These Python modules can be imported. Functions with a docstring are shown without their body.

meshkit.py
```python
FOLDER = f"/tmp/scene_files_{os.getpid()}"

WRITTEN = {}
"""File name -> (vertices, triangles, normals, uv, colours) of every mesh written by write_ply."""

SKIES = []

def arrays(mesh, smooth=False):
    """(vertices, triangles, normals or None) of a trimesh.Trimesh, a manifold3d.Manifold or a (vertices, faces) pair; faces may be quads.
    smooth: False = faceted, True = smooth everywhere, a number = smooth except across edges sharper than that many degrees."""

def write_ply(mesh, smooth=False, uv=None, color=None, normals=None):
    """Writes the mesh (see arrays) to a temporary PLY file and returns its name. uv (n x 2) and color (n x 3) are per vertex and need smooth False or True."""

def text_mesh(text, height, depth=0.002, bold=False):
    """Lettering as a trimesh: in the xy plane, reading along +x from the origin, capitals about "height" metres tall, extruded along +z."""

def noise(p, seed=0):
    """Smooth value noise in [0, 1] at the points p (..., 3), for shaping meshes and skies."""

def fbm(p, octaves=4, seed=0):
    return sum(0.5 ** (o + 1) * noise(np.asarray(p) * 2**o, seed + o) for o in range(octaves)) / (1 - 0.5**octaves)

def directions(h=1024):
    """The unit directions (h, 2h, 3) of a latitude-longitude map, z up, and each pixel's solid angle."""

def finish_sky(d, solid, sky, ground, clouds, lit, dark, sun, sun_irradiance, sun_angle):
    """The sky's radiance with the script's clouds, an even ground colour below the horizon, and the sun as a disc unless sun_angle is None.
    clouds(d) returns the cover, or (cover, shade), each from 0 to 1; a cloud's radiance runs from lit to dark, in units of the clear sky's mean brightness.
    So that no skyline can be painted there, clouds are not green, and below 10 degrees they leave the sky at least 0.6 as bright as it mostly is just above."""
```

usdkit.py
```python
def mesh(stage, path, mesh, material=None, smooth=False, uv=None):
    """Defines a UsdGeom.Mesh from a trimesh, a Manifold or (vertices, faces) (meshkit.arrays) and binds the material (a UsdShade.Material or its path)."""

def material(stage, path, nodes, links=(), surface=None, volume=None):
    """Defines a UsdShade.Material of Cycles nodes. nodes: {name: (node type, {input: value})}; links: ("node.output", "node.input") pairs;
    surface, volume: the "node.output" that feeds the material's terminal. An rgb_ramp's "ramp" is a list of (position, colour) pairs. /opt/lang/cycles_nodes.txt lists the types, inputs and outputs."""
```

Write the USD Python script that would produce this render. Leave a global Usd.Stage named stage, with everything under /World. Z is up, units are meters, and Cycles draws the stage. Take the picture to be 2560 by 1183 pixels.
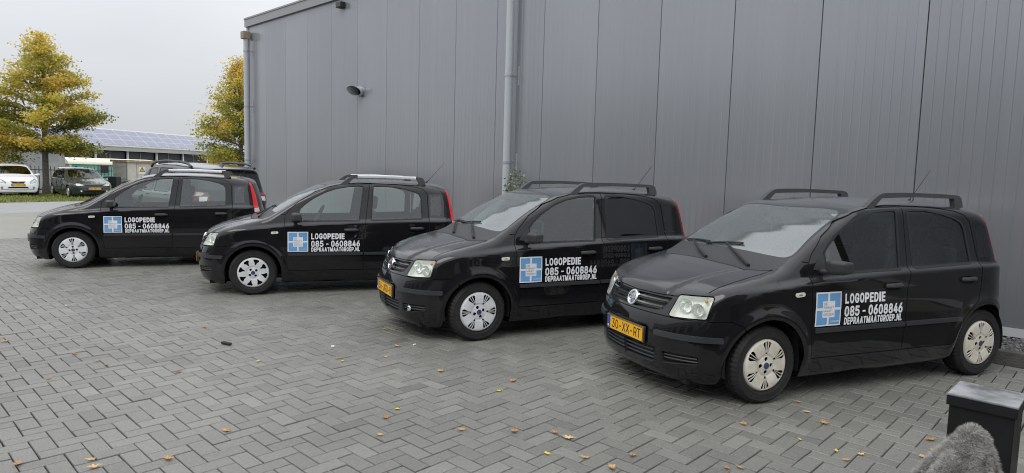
import math, numpy as np, trimesh, shapely, usdkit, meshkit
from shapely.geometry import Polygon, LineString, Point, MultiPolygon, box as sbox
from shapely import affinity
from scipy import ndimage
from scipy.spatial import cKDTree
import manifold3d as m3
import mapbox_earcut
from pxr import Usd, UsdGeom, UsdLux, UsdShade, Gf, Sdf, Vt

stage = Usd.Stage.CreateInMemory()
UsdGeom.SetStageUpAxis(stage, 'Z')
UsdGeom.SetStageMetersPerUnit(stage, 1.0)
UsdGeom.Xform.Define(stage, '/World')
PI = math.pi

# ------------------------------------------------------------------ camera, sky, sun
F_PX, PITCH, ROLL, CAM_H = 1639.14, 0.09367, 0.02730, 1.5857
cp, sp_, cr, sr = math.cos(PITCH), math.sin(PITCH), math.cos(ROLL), math.sin(ROLL)
_fw, _up, _rt = np.array([0, cp, -sp_]), np.array([0, sp_, cp]), np.array([1., 0, 0])
_r, _u = cr * _rt + sr * _up, -sr * _rt + cr * _up
cam = UsdGeom.Camera.Define(stage, '/World/camera')
cam.CreateHorizontalApertureAttr(36.0)
cam.CreateVerticalApertureAttr(36.0 * 473 / 1024)
cam.CreateFocalLengthAttr(36.0 * F_PX / 2560)
cam.CreateClippingRangeAttr(Gf.Vec2f(0.05, 5000))
cam.AddTransformOp().Set(Gf.Matrix4d(*_r, 0, *_u, 0, *(-_fw), 0, 0, 0, CAM_H, 1))
cam.CreateExposureAttr(0.32)

SUN_EL, SUN_AZ = math.radians(52), math.radians(215)          # azimuth = atan2(x, y) of the direction towards the sun
sdir = np.array([math.sin(SUN_AZ) * math.cos(SUN_EL), math.cos(SUN_AZ) * math.cos(SUN_EL), math.sin(SUN_EL)])
sun = UsdLux.DistantLight.Define(stage, '/World/sun')
sun.CreateIntensityAttr(0.25); sun.CreateAngleAttr(35.0); sun.CreateColorAttr(Gf.Vec3f(1.0, 0.97, 0.93))
sun.GetPrim().CreateAttribute('inputs:normalize', Sdf.ValueTypeNames.Bool).Set(True)
_z = sdir; _x = np.cross([0, 0, 1], _z); _x /= np.linalg.norm(_x); _y = np.cross(_z, _x)
sun.AddTransformOp().Set(Gf.Matrix4d(*_x, 0, *_y, 0, *_z, 0, 0, 0, 30, 1))

dome = UsdLux.DomeLight.Define(stage, '/World/sky')
dome.GetPrim().SetCustomDataByKey('kind', 'structure')
SKY_STRENGTH, CLOUD = 0.1, 5.0
skymat = usdkit.material(stage, '/World/Looks/sky', {
    'tc': ('texture_coordinate', {}),
    'mp': ('mapping', {'scale': (1.0, 1.0, 2.6)}),
    'nz': ('noise_texture', {'scale': 1.7, 'detail': 4.0, 'roughness': 0.5}),
    'rp': ('rgb_ramp', {'ramp': [(0.28, (CLOUD * .86, CLOUD * .885, CLOUD * .935)), (0.72, (CLOUD * 1.03, CLOUD * 1.045, CLOUD * 1.075))]}),
    'sky': ('sky_texture', {'sky_type': 'single_scattering', 'sun_disc': False, 'sun_elevation': SUN_EL, 'sun_rotation': SUN_AZ}),
    'mx': ('mix_color', {'fac': 0.94, 'use_clamp': False, 'use_clamp_result': False}),
    'sep': ('separate_xyz', {}), 'cie': ('map_range', {'from_min': 0., 'from_max': 1., 'to_min': 1.0, 'to_max': 3.0, 'clamp': True}), 'sc': ('vector_math', {'math_type': 'scale'}),     # overcast: brighter towards the zenith
    'bg': ('background_shader', {'strength': SKY_STRENGTH})},
    [('tc.generated', 'mp.vector'), ('mp.vector', 'nz.vector'), ('nz.fac', 'rp.fac'), ('sky.color', 'mx.a'), ('tc.generated', 'sep.vector'), ('sep.z', 'cie.value'), ('rp.color', 'sc.vector1'), ('cie.result', 'sc.scale'), ('sc.vector', 'mx.b'), ('mx.result', 'bg.color')], surface='bg.background')
UsdShade.MaterialBindingAPI.Apply(dome.GetPrim()).Bind(skymat)

# ------------------------------------------------------------------ helpers
used = {}
def numbered(parent, name):
    k = used.get((parent, name), 0); used[(parent, name)] = k + 1
    return name if k == 0 else f'{name}_{k:03d}'

def tag(prim, label=None, cat=None, group=None, kind=None):
    for k, v in (('label', label), ('category', cat), ('group', group), ('kind', kind)):
        if v: prim.SetCustomDataByKey(k, v)
    return prim

def thing(name, label=None, cat=None, loc=(0, 0, 0), rotz=0.0, group=None, kind=None):
    path = '/World/' + numbered('/World', name)
    x = UsdGeom.Xform.Define(stage, path)
    x.AddTranslateOp().Set(Gf.Vec3d(*map(float, loc))); x.AddRotateZOp().Set(math.degrees(rotz))
    tag(x.GetPrim(), label, cat, group, kind)
    return path

def put(parent, name, mesh, mat, label=None, smooth=None, tone=None, cat=None, group=None, kind=None):
    """mesh: trimesh / Manifold / (V,F) / (V,N,F). Defines ONE Mesh prim under parent ('/World' for a thing)."""
    path = parent + '/' + numbered(parent, name)
    if isinstance(mesh, tuple) and len(mesh) == 3:
        v, n, f = mesh
    else:
        v, f, n = meshkit.arrays(mesh, smooth if smooth is not None else False)
    m = UsdGeom.Mesh.Define(stage, path)
    m.CreatePointsAttr(Vt.Vec3fArray.FromNumpy(np.ascontiguousarray(v, np.float32)))
    m.CreateFaceVertexCountsAttr(Vt.IntArray.FromNumpy(np.full(len(f), 3, np.int32)))
    m.CreateFaceVertexIndicesAttr(Vt.IntArray.FromNumpy(np.ascontiguousarray(f, np.int32).ravel()))
    m.CreateSubdivisionSchemeAttr('none')
    if n is not None:
        m.CreateNormalsAttr(Vt.Vec3fArray.FromNumpy(np.ascontiguousarray(n, np.float32))); m.SetNormalsInterpolation('vertex')
    if tone is not None:
        tone = np.asarray(tone, np.float32)
        if tone.ndim == 1: tone = np.tile(tone, (len(v), 1))
        UsdGeom.PrimvarsAPI(m).CreatePrimvar('tone', Sdf.ValueTypeNames.Color3fArray, 'vertex').Set(Vt.Vec3fArray.FromNumpy(tone))
    UsdShade.MaterialBindingAPI.Apply(m.GetPrim()).Bind(M[mat])
    tag(m.GetPrim(), label, cat, group, kind)
    return path

def cat_m(*ms):
    """joins (V,N,F) meshes"""
    V, N, F, o = [], [], [], 0
    for v, n, f in ms:
        V.append(v); N.append(n); F.append(f + o); o += len(v)
    return np.vstack(V), np.vstack(N), np.vstack(F)

def vnf(mesh, smooth=False):
    v, f, n = meshkit.arrays(mesh, smooth)
    if n is None:
        v = v[f].reshape(-1, 3); f = np.arange(len(v)).reshape(-1, 3)
        n = np.repeat(np.cross(v[f[:, 1]] - v[f[:, 0]], v[f[:, 2]] - v[f[:, 0]]), 3, 0)
        n = n / np.maximum(np.linalg.norm(n, axis=1, keepdims=True), 1e-12)
    return v, n, f

def T(mesh, loc=(0, 0, 0), rx=0, ry=0, rz=0, s=None):
    m = mesh.copy()
    if s is not None: m.apply_scale(s)
    for a, ax in ((rx, (1, 0, 0)), (ry, (0, 1, 0)), (rz, (0, 0, 1))):
        if a: m.apply_transform(trimesh.transformations.rotation_matrix(a, ax))
    m.apply_translation(loc); return m

def bx(x0, x1, y0, y1, z0, z1):
    m = trimesh.creation.box((x1 - x0, y1 - y0, z1 - z0)); m.apply_translation(((x0 + x1) / 2, (y0 + y1) / 2, (z0 + z1) / 2)); return m

def rbox(size, r=.02, loc=(0, 0, 0), seg=12, **kw):
    """rounded box = hull of eight spheres"""
    s = m3.Manifold.sphere(r, seg); h = np.array(size) / 2 - r
    mm = m3.Manifold.batch_hull([s.translate((a * h[0], b * h[1], c * h[2])) for a in (-1, 1) for b in (-1, 1) for c in (-1, 1)])
    return T(tm_of(mm), loc, **kw)

def tm_of(mm):
    q = mm.to_mesh(); return trimesh.Trimesh(q.vert_properties[:, :3], q.tri_verts, process=False)

def hull(balls, seg=14):
    """hull of (x, y, z, r) balls"""
    return tm_of(m3.Manifold.batch_hull([m3.Manifold.sphere(b[3], seg).translate(tuple(map(float, b[:3]))) for b in balls]))

def tube(pts, r, seg=8, cap=True):
    pts = np.asarray(pts, float); r = np.broadcast_to(np.asarray(r, float), (len(pts),))
    d = np.gradient(pts, axis=0); d /= np.linalg.norm(d, axis=1, keepdims=True)
    ref = np.array([0, 0, 1.]) if abs(d[0][2]) < .9 else np.array([1., 0, 0])
    V = []
    for p, t, q in zip(pts, d, r):
        a = np.cross(t, ref); a /= np.linalg.norm(a); b = np.cross(t, a)
        th = np.arange(seg) * 2 * PI / seg
        V.append(p + q * (np.cos(th)[:, None] * a + np.sin(th)[:, None] * b))
    V = np.vstack(V); F = []
    for i in range(len(pts) - 1):
        for k in range(seg):
            a, b = i * seg + k, i * seg + (k + 1) % seg
            F += [(a, a + seg, b), (b, a + seg, b + seg)]
    if cap:
        n = len(V); V = np.vstack([V, pts[0], pts[-1]])
        for k in range(seg):
            F += [(n, k, (k + 1) % seg), (n + 1, n - seg + (k + 1) % seg, n - seg + k)]
    return trimesh.Trimesh(V, F, process=False)

def lathe(prof, seg=64, axis='z', mod=None):
    """prof: (radius, height) pairs; axis of revolution z or y. mod(i_seg, j_prof) adds to the radius"""
    prof = np.asarray(prof, float); n = len(prof); th = np.arange(seg) * 2 * PI / seg
    V = np.zeros((seg, n, 3))
    for j in range(n):
        rad = prof[j, 0] + (np.array([mod(i, j) for i in range(seg)]) if mod else 0)
        V[:, j, 0], V[:, j, 1], V[:, j, 2] = rad * np.cos(th), rad * np.sin(th), prof[j, 1]
    if axis == 'y': V = np.stack([V[..., 0], V[..., 2], -V[..., 1]], -1)
    F = []
    for i in range(seg):
        k = (i + 1) % seg
        for j in range(n - 1):
            a, b, c, d = i * n + j, k * n + j, k * n + j + 1, i * n + j + 1
            F += [(a, b, c), (a, c, d)]
    return trimesh.Trimesh(V.reshape(-1, 3), F, process=False)

def extr(poly, h):
    gs = getattr(poly, 'geoms', [poly])
    return trimesh.util.concatenate([trimesh.creation.extrude_polygon(g, h, engine='earcut') for g in gs if g.area > 1e-9])

def text_box(text, w, h, depth=.0015, bold=True, sub=None):
    """lettering scaled to fill w x h, from the origin"""
    m = meshkit.text_mesh(text, .1, depth, bold)
    lo, hi = m.bounds
    m.apply_translation((-lo[0], -lo[1], -lo[2])); m.apply_scale((w / (hi[0] - lo[0]), h / (hi[1] - lo[1]), 1))
    if sub:
        v, f = trimesh.remesh.subdivide_to_size(m.vertices, m.faces, sub); m = trimesh.Trimesh(v, f, process=False)
    return m

def flat_outline(m):
    f = m.faces[(m.face_normals[:, 2] > .9)]
    return shapely.union_all(shapely.polygons(np.concatenate([m.vertices[f][:, :, :2], m.vertices[f][:, :1, :2]], 1))).buffer(1e-5)
def bold_box(text, w, h, depth, grow, sub=None):
    """heavy condensed lettering filling w x h: every letter squeezed to its own narrow box, strokes widened by grow"""
    wd = {'I': .20, 'M': .64, '-': .30, '.': .20, ' ': .16, 'N': .48, 'A': .50, 'T': .44, 'L': .40, 'E': .40}
    gap = .085; x, pl = 0., []
    tot = sum(wd.get(c, .46) for c in text) + gap * (len(text) - 1); k = w / tot
    for c in text:
        cw = wd.get(c, .46) * k
        if c == '-': pl.append(sbox(x, h * .36, x + cw, h * .52))
        elif c == '.': pl.append(sbox(x, 0, x + cw, h * .19))
        elif c == 'I': pl.append(sbox(x, 0, x + cw, h))
        elif c != ' ':
            g = grow * (1 if c not in '0856' else .85)
            pl.append(affinity.translate(flat_outline(text_box(c, cw - 2 * g, h - 2 * g, .001, True)).buffer(g, join_style=2, mitre_limit=1.5), x + g, g))
        x += cw + gap * k
    q = extr(shapely.union_all(pl).simplify(.0004), depth)
    if sub:
        v, f = trimesh.remesh.subdivide_to_size(q.vertices, q.faces, sub); q = trimesh.Trimesh(v, f, process=False)
    return q

def smooth_poly(pts, k=2):
    """Chaikin-rounded closed polygon"""
    p = np.asarray(pts, float)
    for _ in range(k):
        q = np.roll(p, -1, 0); p = np.stack([.75 * p + .25 * q, .25 * p + .75 * q], 1).reshape(-1, 2)
    return Polygon(p)

def rounded(poly, r): return poly.buffer(-r).buffer(r, quad_segs=6)

# ---- cookie cutter: splits a shell (V,N,F) along a polygon seen along an axis
AX = {'side': np.array([[1., 0, 0], [0, 0, 1.]]), 'plan': np.array([[1., 0, 0], [0, 1., 0]]), 'front': np.array([[0, 1., 0], [0, 0, 1.]])}
def cut(mesh, poly, axis, cond=None):
    V, N, F = mesh
    A = AX[axis] if isinstance(axis, str) else np.asarray(axis, float)
    e = (np.zeros((0, 3)), np.zeros((0, 3)), np.zeros((0, 3), int))
    if len(F) == 0: return e, mesh
    P = V @ A.T
    tri = P[F]
    lo, hi = tri.min(1), tri.max(1)
    b = poly.bounds
    cand = (hi[:, 0] >= b[0]) & (lo[:, 0] <= b[2]) & (hi[:, 1] >= b[1]) & (lo[:, 1] <= b[3])
    if cond is not None:
        ci = np.nonzero(cand)[0]
        cand[ci] &= cond(V[F[ci]].mean(1), N[F[ci]].mean(1))
    ci = np.nonzero(cand)[0]
    if len(ci) == 0: return e, mesh
    area = np.abs(np.cross(tri[ci, 1] - tri[ci, 0], tri[ci, 2] - tri[ci, 0]))
    ci = ci[area > 1e-12]
    rings = np.concatenate([tri[ci], tri[ci, :1]], 1)
    geoms = shapely.polygons(rings)
    shapely.prepare(poly)
    bd = poly.boundary; shapely.prepare(bd)
    cross = shapely.intersects(bd, geoms)
    inn = np.zeros(len(F), bool)
    c2 = tri[ci].mean(1)
    inn[ci[~cross]] = shapely.contains_xy(poly, c2[~cross, 0], c2[~cross, 1])
    xi = ci[cross]
    keep_out = np.ones(len(F), bool); keep_out[inn] = False; keep_out[xi] = False
    gi = shapely.intersection(geoms[cross], poly); go = shapely.difference(geoms[cross], poly)
    def lift(gs):
        nv, nn, nf = [], [], []
        o = 0
        for t, g in zip(xi, gs):
            if g.is_empty: continue
            a, bb, c = P[F[t]]
            d = np.linalg.inv(np.array([bb - a, c - a]).T)
            for q in getattr(g, 'geoms', [g]):
                if q.geom_type != 'Polygon' or q.area < 1e-11: continue
                xy = np.array(q.exterior.coords)[:-1]
                rg = [len(xy)]
                for h in q.interiors:
                    xy = np.vstack([xy, np.array(h.coords)[:-1]]); rg.append(len(xy))
                fi = mapbox_earcut.triangulate_float64(xy, np.array(rg, np.uint32)).reshape(-1, 3).astype(int)
                if len(fi) == 0: continue
                w = (xy - a) @ d.T; w = np.column_stack([1 - w.sum(1), w])
                p3, n3 = w @ V[F[t]], w @ N[F[t]]
                cr_ = np.cross(p3[fi[:, 1]] - p3[fi[:, 0]], p3[fi[:, 2]] - p3[fi[:, 0]])
                fl = (cr_ * n3[fi[:, 0]]).sum(1) < 0
                fi[fl] = fi[fl][:, ::-1]
                nv.append(p3); nn.append(n3); nf.append(fi + o); o += len(p3)
        return (np.vstack(nv), np.vstack(nn), np.vstack(nf)) if nv else e
    def sub(mask):
        f = F[mask]
        if len(f) == 0: return e
        u, inv = np.unique(f, return_inverse=True)
        return V[u], N[u], inv.reshape(-1, 3)
    return cat_m(sub(inn), lift(gi)), cat_m(sub(keep_out), lift(go))

def weld(mesh, eps=2e-5):
    V, N, F = mesh
    key = np.round(V / eps).astype(np.int64)
    _, idx, inv = np.unique(key, axis=0, return_index=True, return_inverse=True)
    inv = inv.ravel(); F = inv[F]
    F = F[(F[:, 0] != F[:, 1]) & (F[:, 1] != F[:, 2]) & (F[:, 0] != F[:, 2])]
    return V[idx], N[idx], F

def offset(mesh, d): return mesh[0] + mesh[1] * d, mesh[1], mesh[2]

def skirt(mesh, d0, d1):
    """walls along a patch's border between the offsets d0 and d1 (d1 > d0: raised)"""
    V, N, F = weld(mesh)
    E = np.vstack([F[:, [0, 1]], F[:, [1, 2]], F[:, [2, 0]]])
    key = E[:, 0].astype(np.int64) * len(V) + E[:, 1]; rev = E[:, 1].astype(np.int64) * len(V) + E[:, 0]
    b = E[~np.isin(key, rev)]
    A0, B0, A1, B1 = V[b[:, 0]] + N[b[:, 0]] * d0, V[b[:, 1]] + N[b[:, 1]] * d0, V[b[:, 0]] + N[b[:, 0]] * d1, V[b[:, 1]] + N[b[:, 1]] * d1
    v = np.stack([A0, B0, B1, A1], 1).reshape(-1, 3)
    k = np.arange(len(b)) * 4
    f = np.vstack([np.stack([k, k + 1, k + 2], 1), np.stack([k, k + 2, k + 3], 1)])
    n = np.cross(B0 - A0, A1 - A0); n /= np.maximum(np.linalg.norm(n, axis=1, keepdims=True), 1e-12)
    return v, np.repeat(n, 4, 0), f

def raised(mesh, d, base=0.0): return cat_m(offset(mesh, d), skirt(mesh, base, d))
def recessed(mesh, d): return cat_m(offset(mesh, -d), skirt(mesh, 0.0, -d))

def mirror_y(mesh):
    v, n, f = mesh
    s = np.array([1., -1, 1])
    return v * s, n * s, f[:, ::-1]
def both(mesh): return cat_m(mesh, mirror_y(mesh))
def flipx(mesh):
    v, n, f = mesh
    s = np.array([-1., 1, 1])
    return v * s, n * s, f[:, ::-1]
def mv(mesh, d): return mesh[0] + np.asarray(d), mesh[1], mesh[2]

# ------------------------------------------------------------------ materials
M = {}
def mat(name, nodes, links=(), surface='p.BSDF'):
    M[name] = usdkit.material(stage, '/World/Looks/' + name, nodes, list(links), surface=surface)
def plain(name, col, rough=.5, metal=0., **kw):
    mat(name, {'p': ('principled_bsdf', {'base_color': col, 'roughness': rough, 'metallic': metal, **kw})})
def noisy(name, c0, c1, scale, rough=.6, bump=0., bscale=None, metal=0., detail=6., obj=True, dist=.02, **kw):
    n = {'tc': ('texture_coordinate', {}), 'geo': ('geometry', {}),
         'n': ('noise_texture', {'scale': scale, 'detail': detail, 'roughness': .6}),
         'r': ('rgb_ramp', {'ramp': [(.32, c0), (.68, c1)]}),
         'p': ('principled_bsdf', {'roughness': rough, 'metallic': metal, **kw})}
    src = 'tc.object' if obj else 'geo.position'
    l = [(src, 'n.vector'), ('n.fac', 'r.fac'), ('r.color', 'p.base_color')]
    if bump:
        n['n2'] = ('noise_texture', {'scale': bscale or scale * 4, 'detail': 4.})
        n['b'] = ('bump', {'strength': bump, 'distance': dist})
        l += [(src, 'n2.vector'), ('n2.fac', 'b.height'), ('b.normal', 'p.normal')]
    mat(name, n, l)

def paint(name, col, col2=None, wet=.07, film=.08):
    """glossy car paint; faces that look up carry drizzle (fine relief) and a pale haze, part droplets, part painted sky sheen"""
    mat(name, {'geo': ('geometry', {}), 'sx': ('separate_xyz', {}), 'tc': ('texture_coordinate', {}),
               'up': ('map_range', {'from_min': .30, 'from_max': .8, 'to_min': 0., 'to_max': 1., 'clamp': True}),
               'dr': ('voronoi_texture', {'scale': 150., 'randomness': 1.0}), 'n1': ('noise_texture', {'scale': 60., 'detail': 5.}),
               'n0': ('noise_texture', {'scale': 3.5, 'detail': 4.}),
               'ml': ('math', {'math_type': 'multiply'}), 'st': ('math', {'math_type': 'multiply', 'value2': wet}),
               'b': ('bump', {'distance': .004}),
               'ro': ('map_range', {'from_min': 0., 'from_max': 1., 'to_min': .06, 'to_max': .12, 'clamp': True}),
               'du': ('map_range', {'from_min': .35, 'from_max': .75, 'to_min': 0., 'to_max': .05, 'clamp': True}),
               'mc': ('mix_color', {'a': col, 'b': col2 or tuple(c * .8 + .05 for c in col)}), 'fm': ('map_range', {'from_min': 0., 'from_max': 1., 'to_min': 0., 'to_max': film, 'clamp': True}), 'mf': ('mix_color', {'b': (.17, .175, .185)}),  # upward faces paler: droplet haze plus sky sheen put into the colour
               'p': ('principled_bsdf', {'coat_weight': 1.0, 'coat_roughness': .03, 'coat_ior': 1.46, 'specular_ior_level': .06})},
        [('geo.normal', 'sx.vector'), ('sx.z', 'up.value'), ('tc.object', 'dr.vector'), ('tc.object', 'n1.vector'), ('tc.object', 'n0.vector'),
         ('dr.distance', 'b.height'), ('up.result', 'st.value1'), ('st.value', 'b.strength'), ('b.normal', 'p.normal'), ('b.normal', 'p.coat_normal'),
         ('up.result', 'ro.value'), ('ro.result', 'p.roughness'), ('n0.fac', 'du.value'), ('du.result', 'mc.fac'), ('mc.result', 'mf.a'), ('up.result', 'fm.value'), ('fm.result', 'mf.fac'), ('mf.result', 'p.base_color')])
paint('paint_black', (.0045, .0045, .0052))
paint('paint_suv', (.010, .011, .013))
paint('paint_white', (.80, .81, .82), (.7, .71, .72), wet=.05, film=0.)
paint('paint_green', (.018, .024, .020), (.03, .035, .03), wet=0., film=.05)

def pane(name, tint, ior=1.65, rough=0.0, mist=0.0, refl=(.95, .98, 1.0)):
    n = {'tr': ('transparent_bsdf', {'color': tint}), 'gl': ('glossy_bsdf', {'color': refl, 'roughness': rough}), 'fr': ('fresnel', {'IOR': ior}), 'mx': ('mix_closure', {})}
    l = [('fr.fac', 'mx.fac'), ('tr.BSDF', 'mx.closure1'), ('gl.BSDF', 'mx.closure2')]
    out = 'mx.closure'
    if mist:
        n |= {'tc': ('texture_coordinate', {}), 'nz': ('noise_texture', {'scale': 260., 'detail': 2.}), 'n2': ('noise_texture', {'scale': 2.2, 'detail': 4.}),
              'mr': ('map_range', {'from_min': .35, 'from_max': .65, 'to_min': mist * .85, 'to_max': mist * 1.15, 'clamp': True}),
              'ml': ('math', {'math_type': 'multiply_add', 'value2': .2, 'value3': 0.}),
              'df': ('diffuse_bsdf', {'color': (.70, .76, .75)}), 'mm': ('mix_closure', {}),
              'bp': ('bump', {'strength': .05, 'distance': .002})}
        l += [('tc.object', 'nz.vector'), ('tc.object', 'n2.vector'), ('nz.fac', 'mr.value'), ('mr.result', 'mm.fac'), ('mx.closure', 'mm.closure1'), ('df.BSDF', 'mm.closure2'), ('nz.fac', 'bp.height'), ('bp.normal', 'gl.normal')]
        out = 'mm.closure'
    mat(name, n, l, out)
pane('glass', (.84, .93, .88), ior=1.9)
pane('glass_dark', (.05, .055, .06), ior=1.75)
pane('glass_wet', (.74, .88, .83), ior=2.3, rough=.008, mist=.04)
pane('lens', (.93, .95, .93), ior=1.45)
plain('rubber', (.012, .012, .013), .65)
plain('trim', (.030, .031, .033), .55)
plain('strip', (.028, .030, .033), .42)
noisy('rail_grey', (.035, .037, .041), (.085, .088, .094), 90., .55, .3)
noisy('tyre', (.006, .006, .0065), (.013, .013, .013), 12., .72, .15, 60.)
plain('dark', (.004, .004, .004), .9)
plain('interior', (.055, .057, .060), .85)
noisy('seat_cloth', (.055, .057, .060), (.10, .102, .108), 60., .9)
plain('chrome', (.75, .76, .78), .12, 1.0)
plain('chrome_dull', (.42, .43, .45), .3, 1.0)
plain('silver', (.72, .73, .75), .35, .6)
plain('reflector', (.90, .91, .90), .2, .6)
plain('reflector_white', (.90, .91, .86), .3, .1)
plain('amber', (.55, .25, .04), .3)
plain('red_lens', (.62, .007, .012), .12, coat_weight=1.0)
plain('red_dark', (.10, .006, .010), .2, coat_weight=1.0)
plain('white_lens', (.72, .72, .72), .15, coat_weight=1.0)
plain('cream_lens', (.70, .68, .58), .25)
plain('plate_yellow', (.80, .42, .012), .45)
plain('plate_black', (.012, .012, .012), .5)
plain('plate_blue', (.02, .08, .38), .45)
plain('decal_white', (.82, .83, .85), .45)
plain('decal_blue', (.155, .37, .66), .45)
plain('decal_grey', (.38, .42, .46), .5)
plain('badge_blue', (.05, .05, .12), .3)
plain('badge_red', (.20, .05, .10), .3)
def hub(name, c0, c1): noisy(name, c0, c1, 9., .42, .0)
hub('hub_cream', (.52, .48, .38), (.70, .68, .61))
hub('hub_white', (.66, .67, .68), (.74, .75, .76))
hub('hub_silver', (.58, .59, .60), (.68, .69, .70))
plain('alloy', (.70, .71, .73), .25, .8)
noisy('dash_plastic', (.03, .031, .033), (.045, .046, .05), 40., .7)
plain('grey_plastic', (.22, .24, .24), .6)

# ------------------------------------------------------------------ frames of the place (metres; measured from the photograph)
W0 = np.array([-6.7164, 17.8976]); WD = np.array([.72259, -.69127]); WN = np.array([-.69127, -.72259])     # the hall's wall: origin, along, outwards
WANG = math.atan2(WD[1], WD[0])
def wl(u, v=0., z=0.): p = W0 + WD * u + WN * v; return np.array([p[0], p[1], z])
def ray(px, py):
    d = (px - 1280) / F_PX * _r - (py - 591) / F_PX * _u + _fw
    return d
def on_plane(px, py, z=0.):
    d = ray(px, py); t = (z - CAM_H) / d[2]; return np.array([0, 0, CAM_H]) + t * d
def at(px, py, dist):
    d = ray(px, py); return np.array([0, 0, CAM_H]) + d / math.hypot(d[0], d[1]) * dist

# ------------------------------------------------------------------ more materials: ground, hall, background
def vary(name, c_lo, c_hi, rough, grain, grain_amt, bump=.35, bd=.003, speck=None, extra=0.):
    """colour from the mesh's own 'tone' (one value a piece) with grain on top"""
    n = {'a': ('attribute', {'attribute': 'tone'}), 'mc': ('mix_color', {'a': c_lo, 'b': c_hi}), 'geo': ('geometry', {}),
         'n': ('noise_texture', {'scale': grain, 'detail': 4., 'roughness': .7}), 'mr': ('map_range', {'from_min': .3, 'from_max': .7, 'to_min': 1 - grain_amt, 'to_max': 1 + grain_amt, 'clamp': True}),
         'big': ('noise_texture', {'scale': .55, 'detail': 4.}), 'mb': ('map_range', {'from_min': .3, 'from_max': .7, 'to_min': 1 - extra, 'to_max': 1 + extra, 'clamp': True}),
         'm1': ('vector_math', {'math_type': 'scale'}), 'm2': ('vector_math', {'math_type': 'scale'}),
         'b': ('bump', {'strength': bump, 'distance': bd}), 'p': ('principled_bsdf', {'roughness': rough})}
    l = [('a.fac', 'mc.fac'), ('geo.position', 'n.vector'), ('geo.position', 'big.vector'), ('n.fac', 'mr.value'), ('big.fac', 'mb.value'), ('mc.result', 'm1.vector1'), ('mr.result', 'm1.scale'),
         ('m1.vector', 'm2.vector1'), ('mb.result', 'm2.scale'), ('n.fac', 'b.height'), ('b.normal', 'p.normal')]
    last = 'm2.vector'
    if speck:
        n |= {'v': ('voronoi_texture', {'scale': 95.}), 'sr': ('map_range', {'from_min': .16, 'from_max': .24, 'to_min': .75, 'to_max': 0., 'clamp': True}),
              'vc': ('separate_color', {}), 'gt': ('math', {'math_type': 'greater_than', 'value2': .5}), 'mm': ('math', {'math_type': 'multiply'}), 'sm': ('mix_color', {'b': speck})}
        l += [('geo.position', 'v.vector'), ('v.distance', 'sr.value'), ('v.color', 'vc.color'), ('vc.r', 'gt.value1'), ('sr.result', 'mm.value1'), ('gt.value', 'mm.value2'), ('mm.value', 'sm.fac'), (last, 'sm.a')]
        last = 'sm.result'
    l.append((last, 'p.base_color'))
    mat(name, n, l)
vary('paver', (.128, .127, .116), (.212, .209, .191), .42, 90., .30, .6, .003, (.42, .415, .39), .20)
noisy('paver_bed', (.006, .006, .005), (.026, .030, .012), 14., .9, .4, 60., obj=False)
noisy('paving_far', (.215, .213, .190), (.26, .257, .23), .9, .45, .3, 12., obj=False)
noisy('asphalt', (.25, .25, .252), (.30, .30, .30), 2.2, .8, .3, 40., obj=False)
noisy('soil', (.10, .10, .07), (.16, .15, .11), .4, .9, .3, 6., obj=False)
noisy('kerb_concrete', (.050, .050, .047), (.095, .093, .086), 6., .8, .4, 60., obj=False)
vary('gravel', (.05, .05, .052), (.20, .20, .20), .75, 60., .2)
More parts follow.
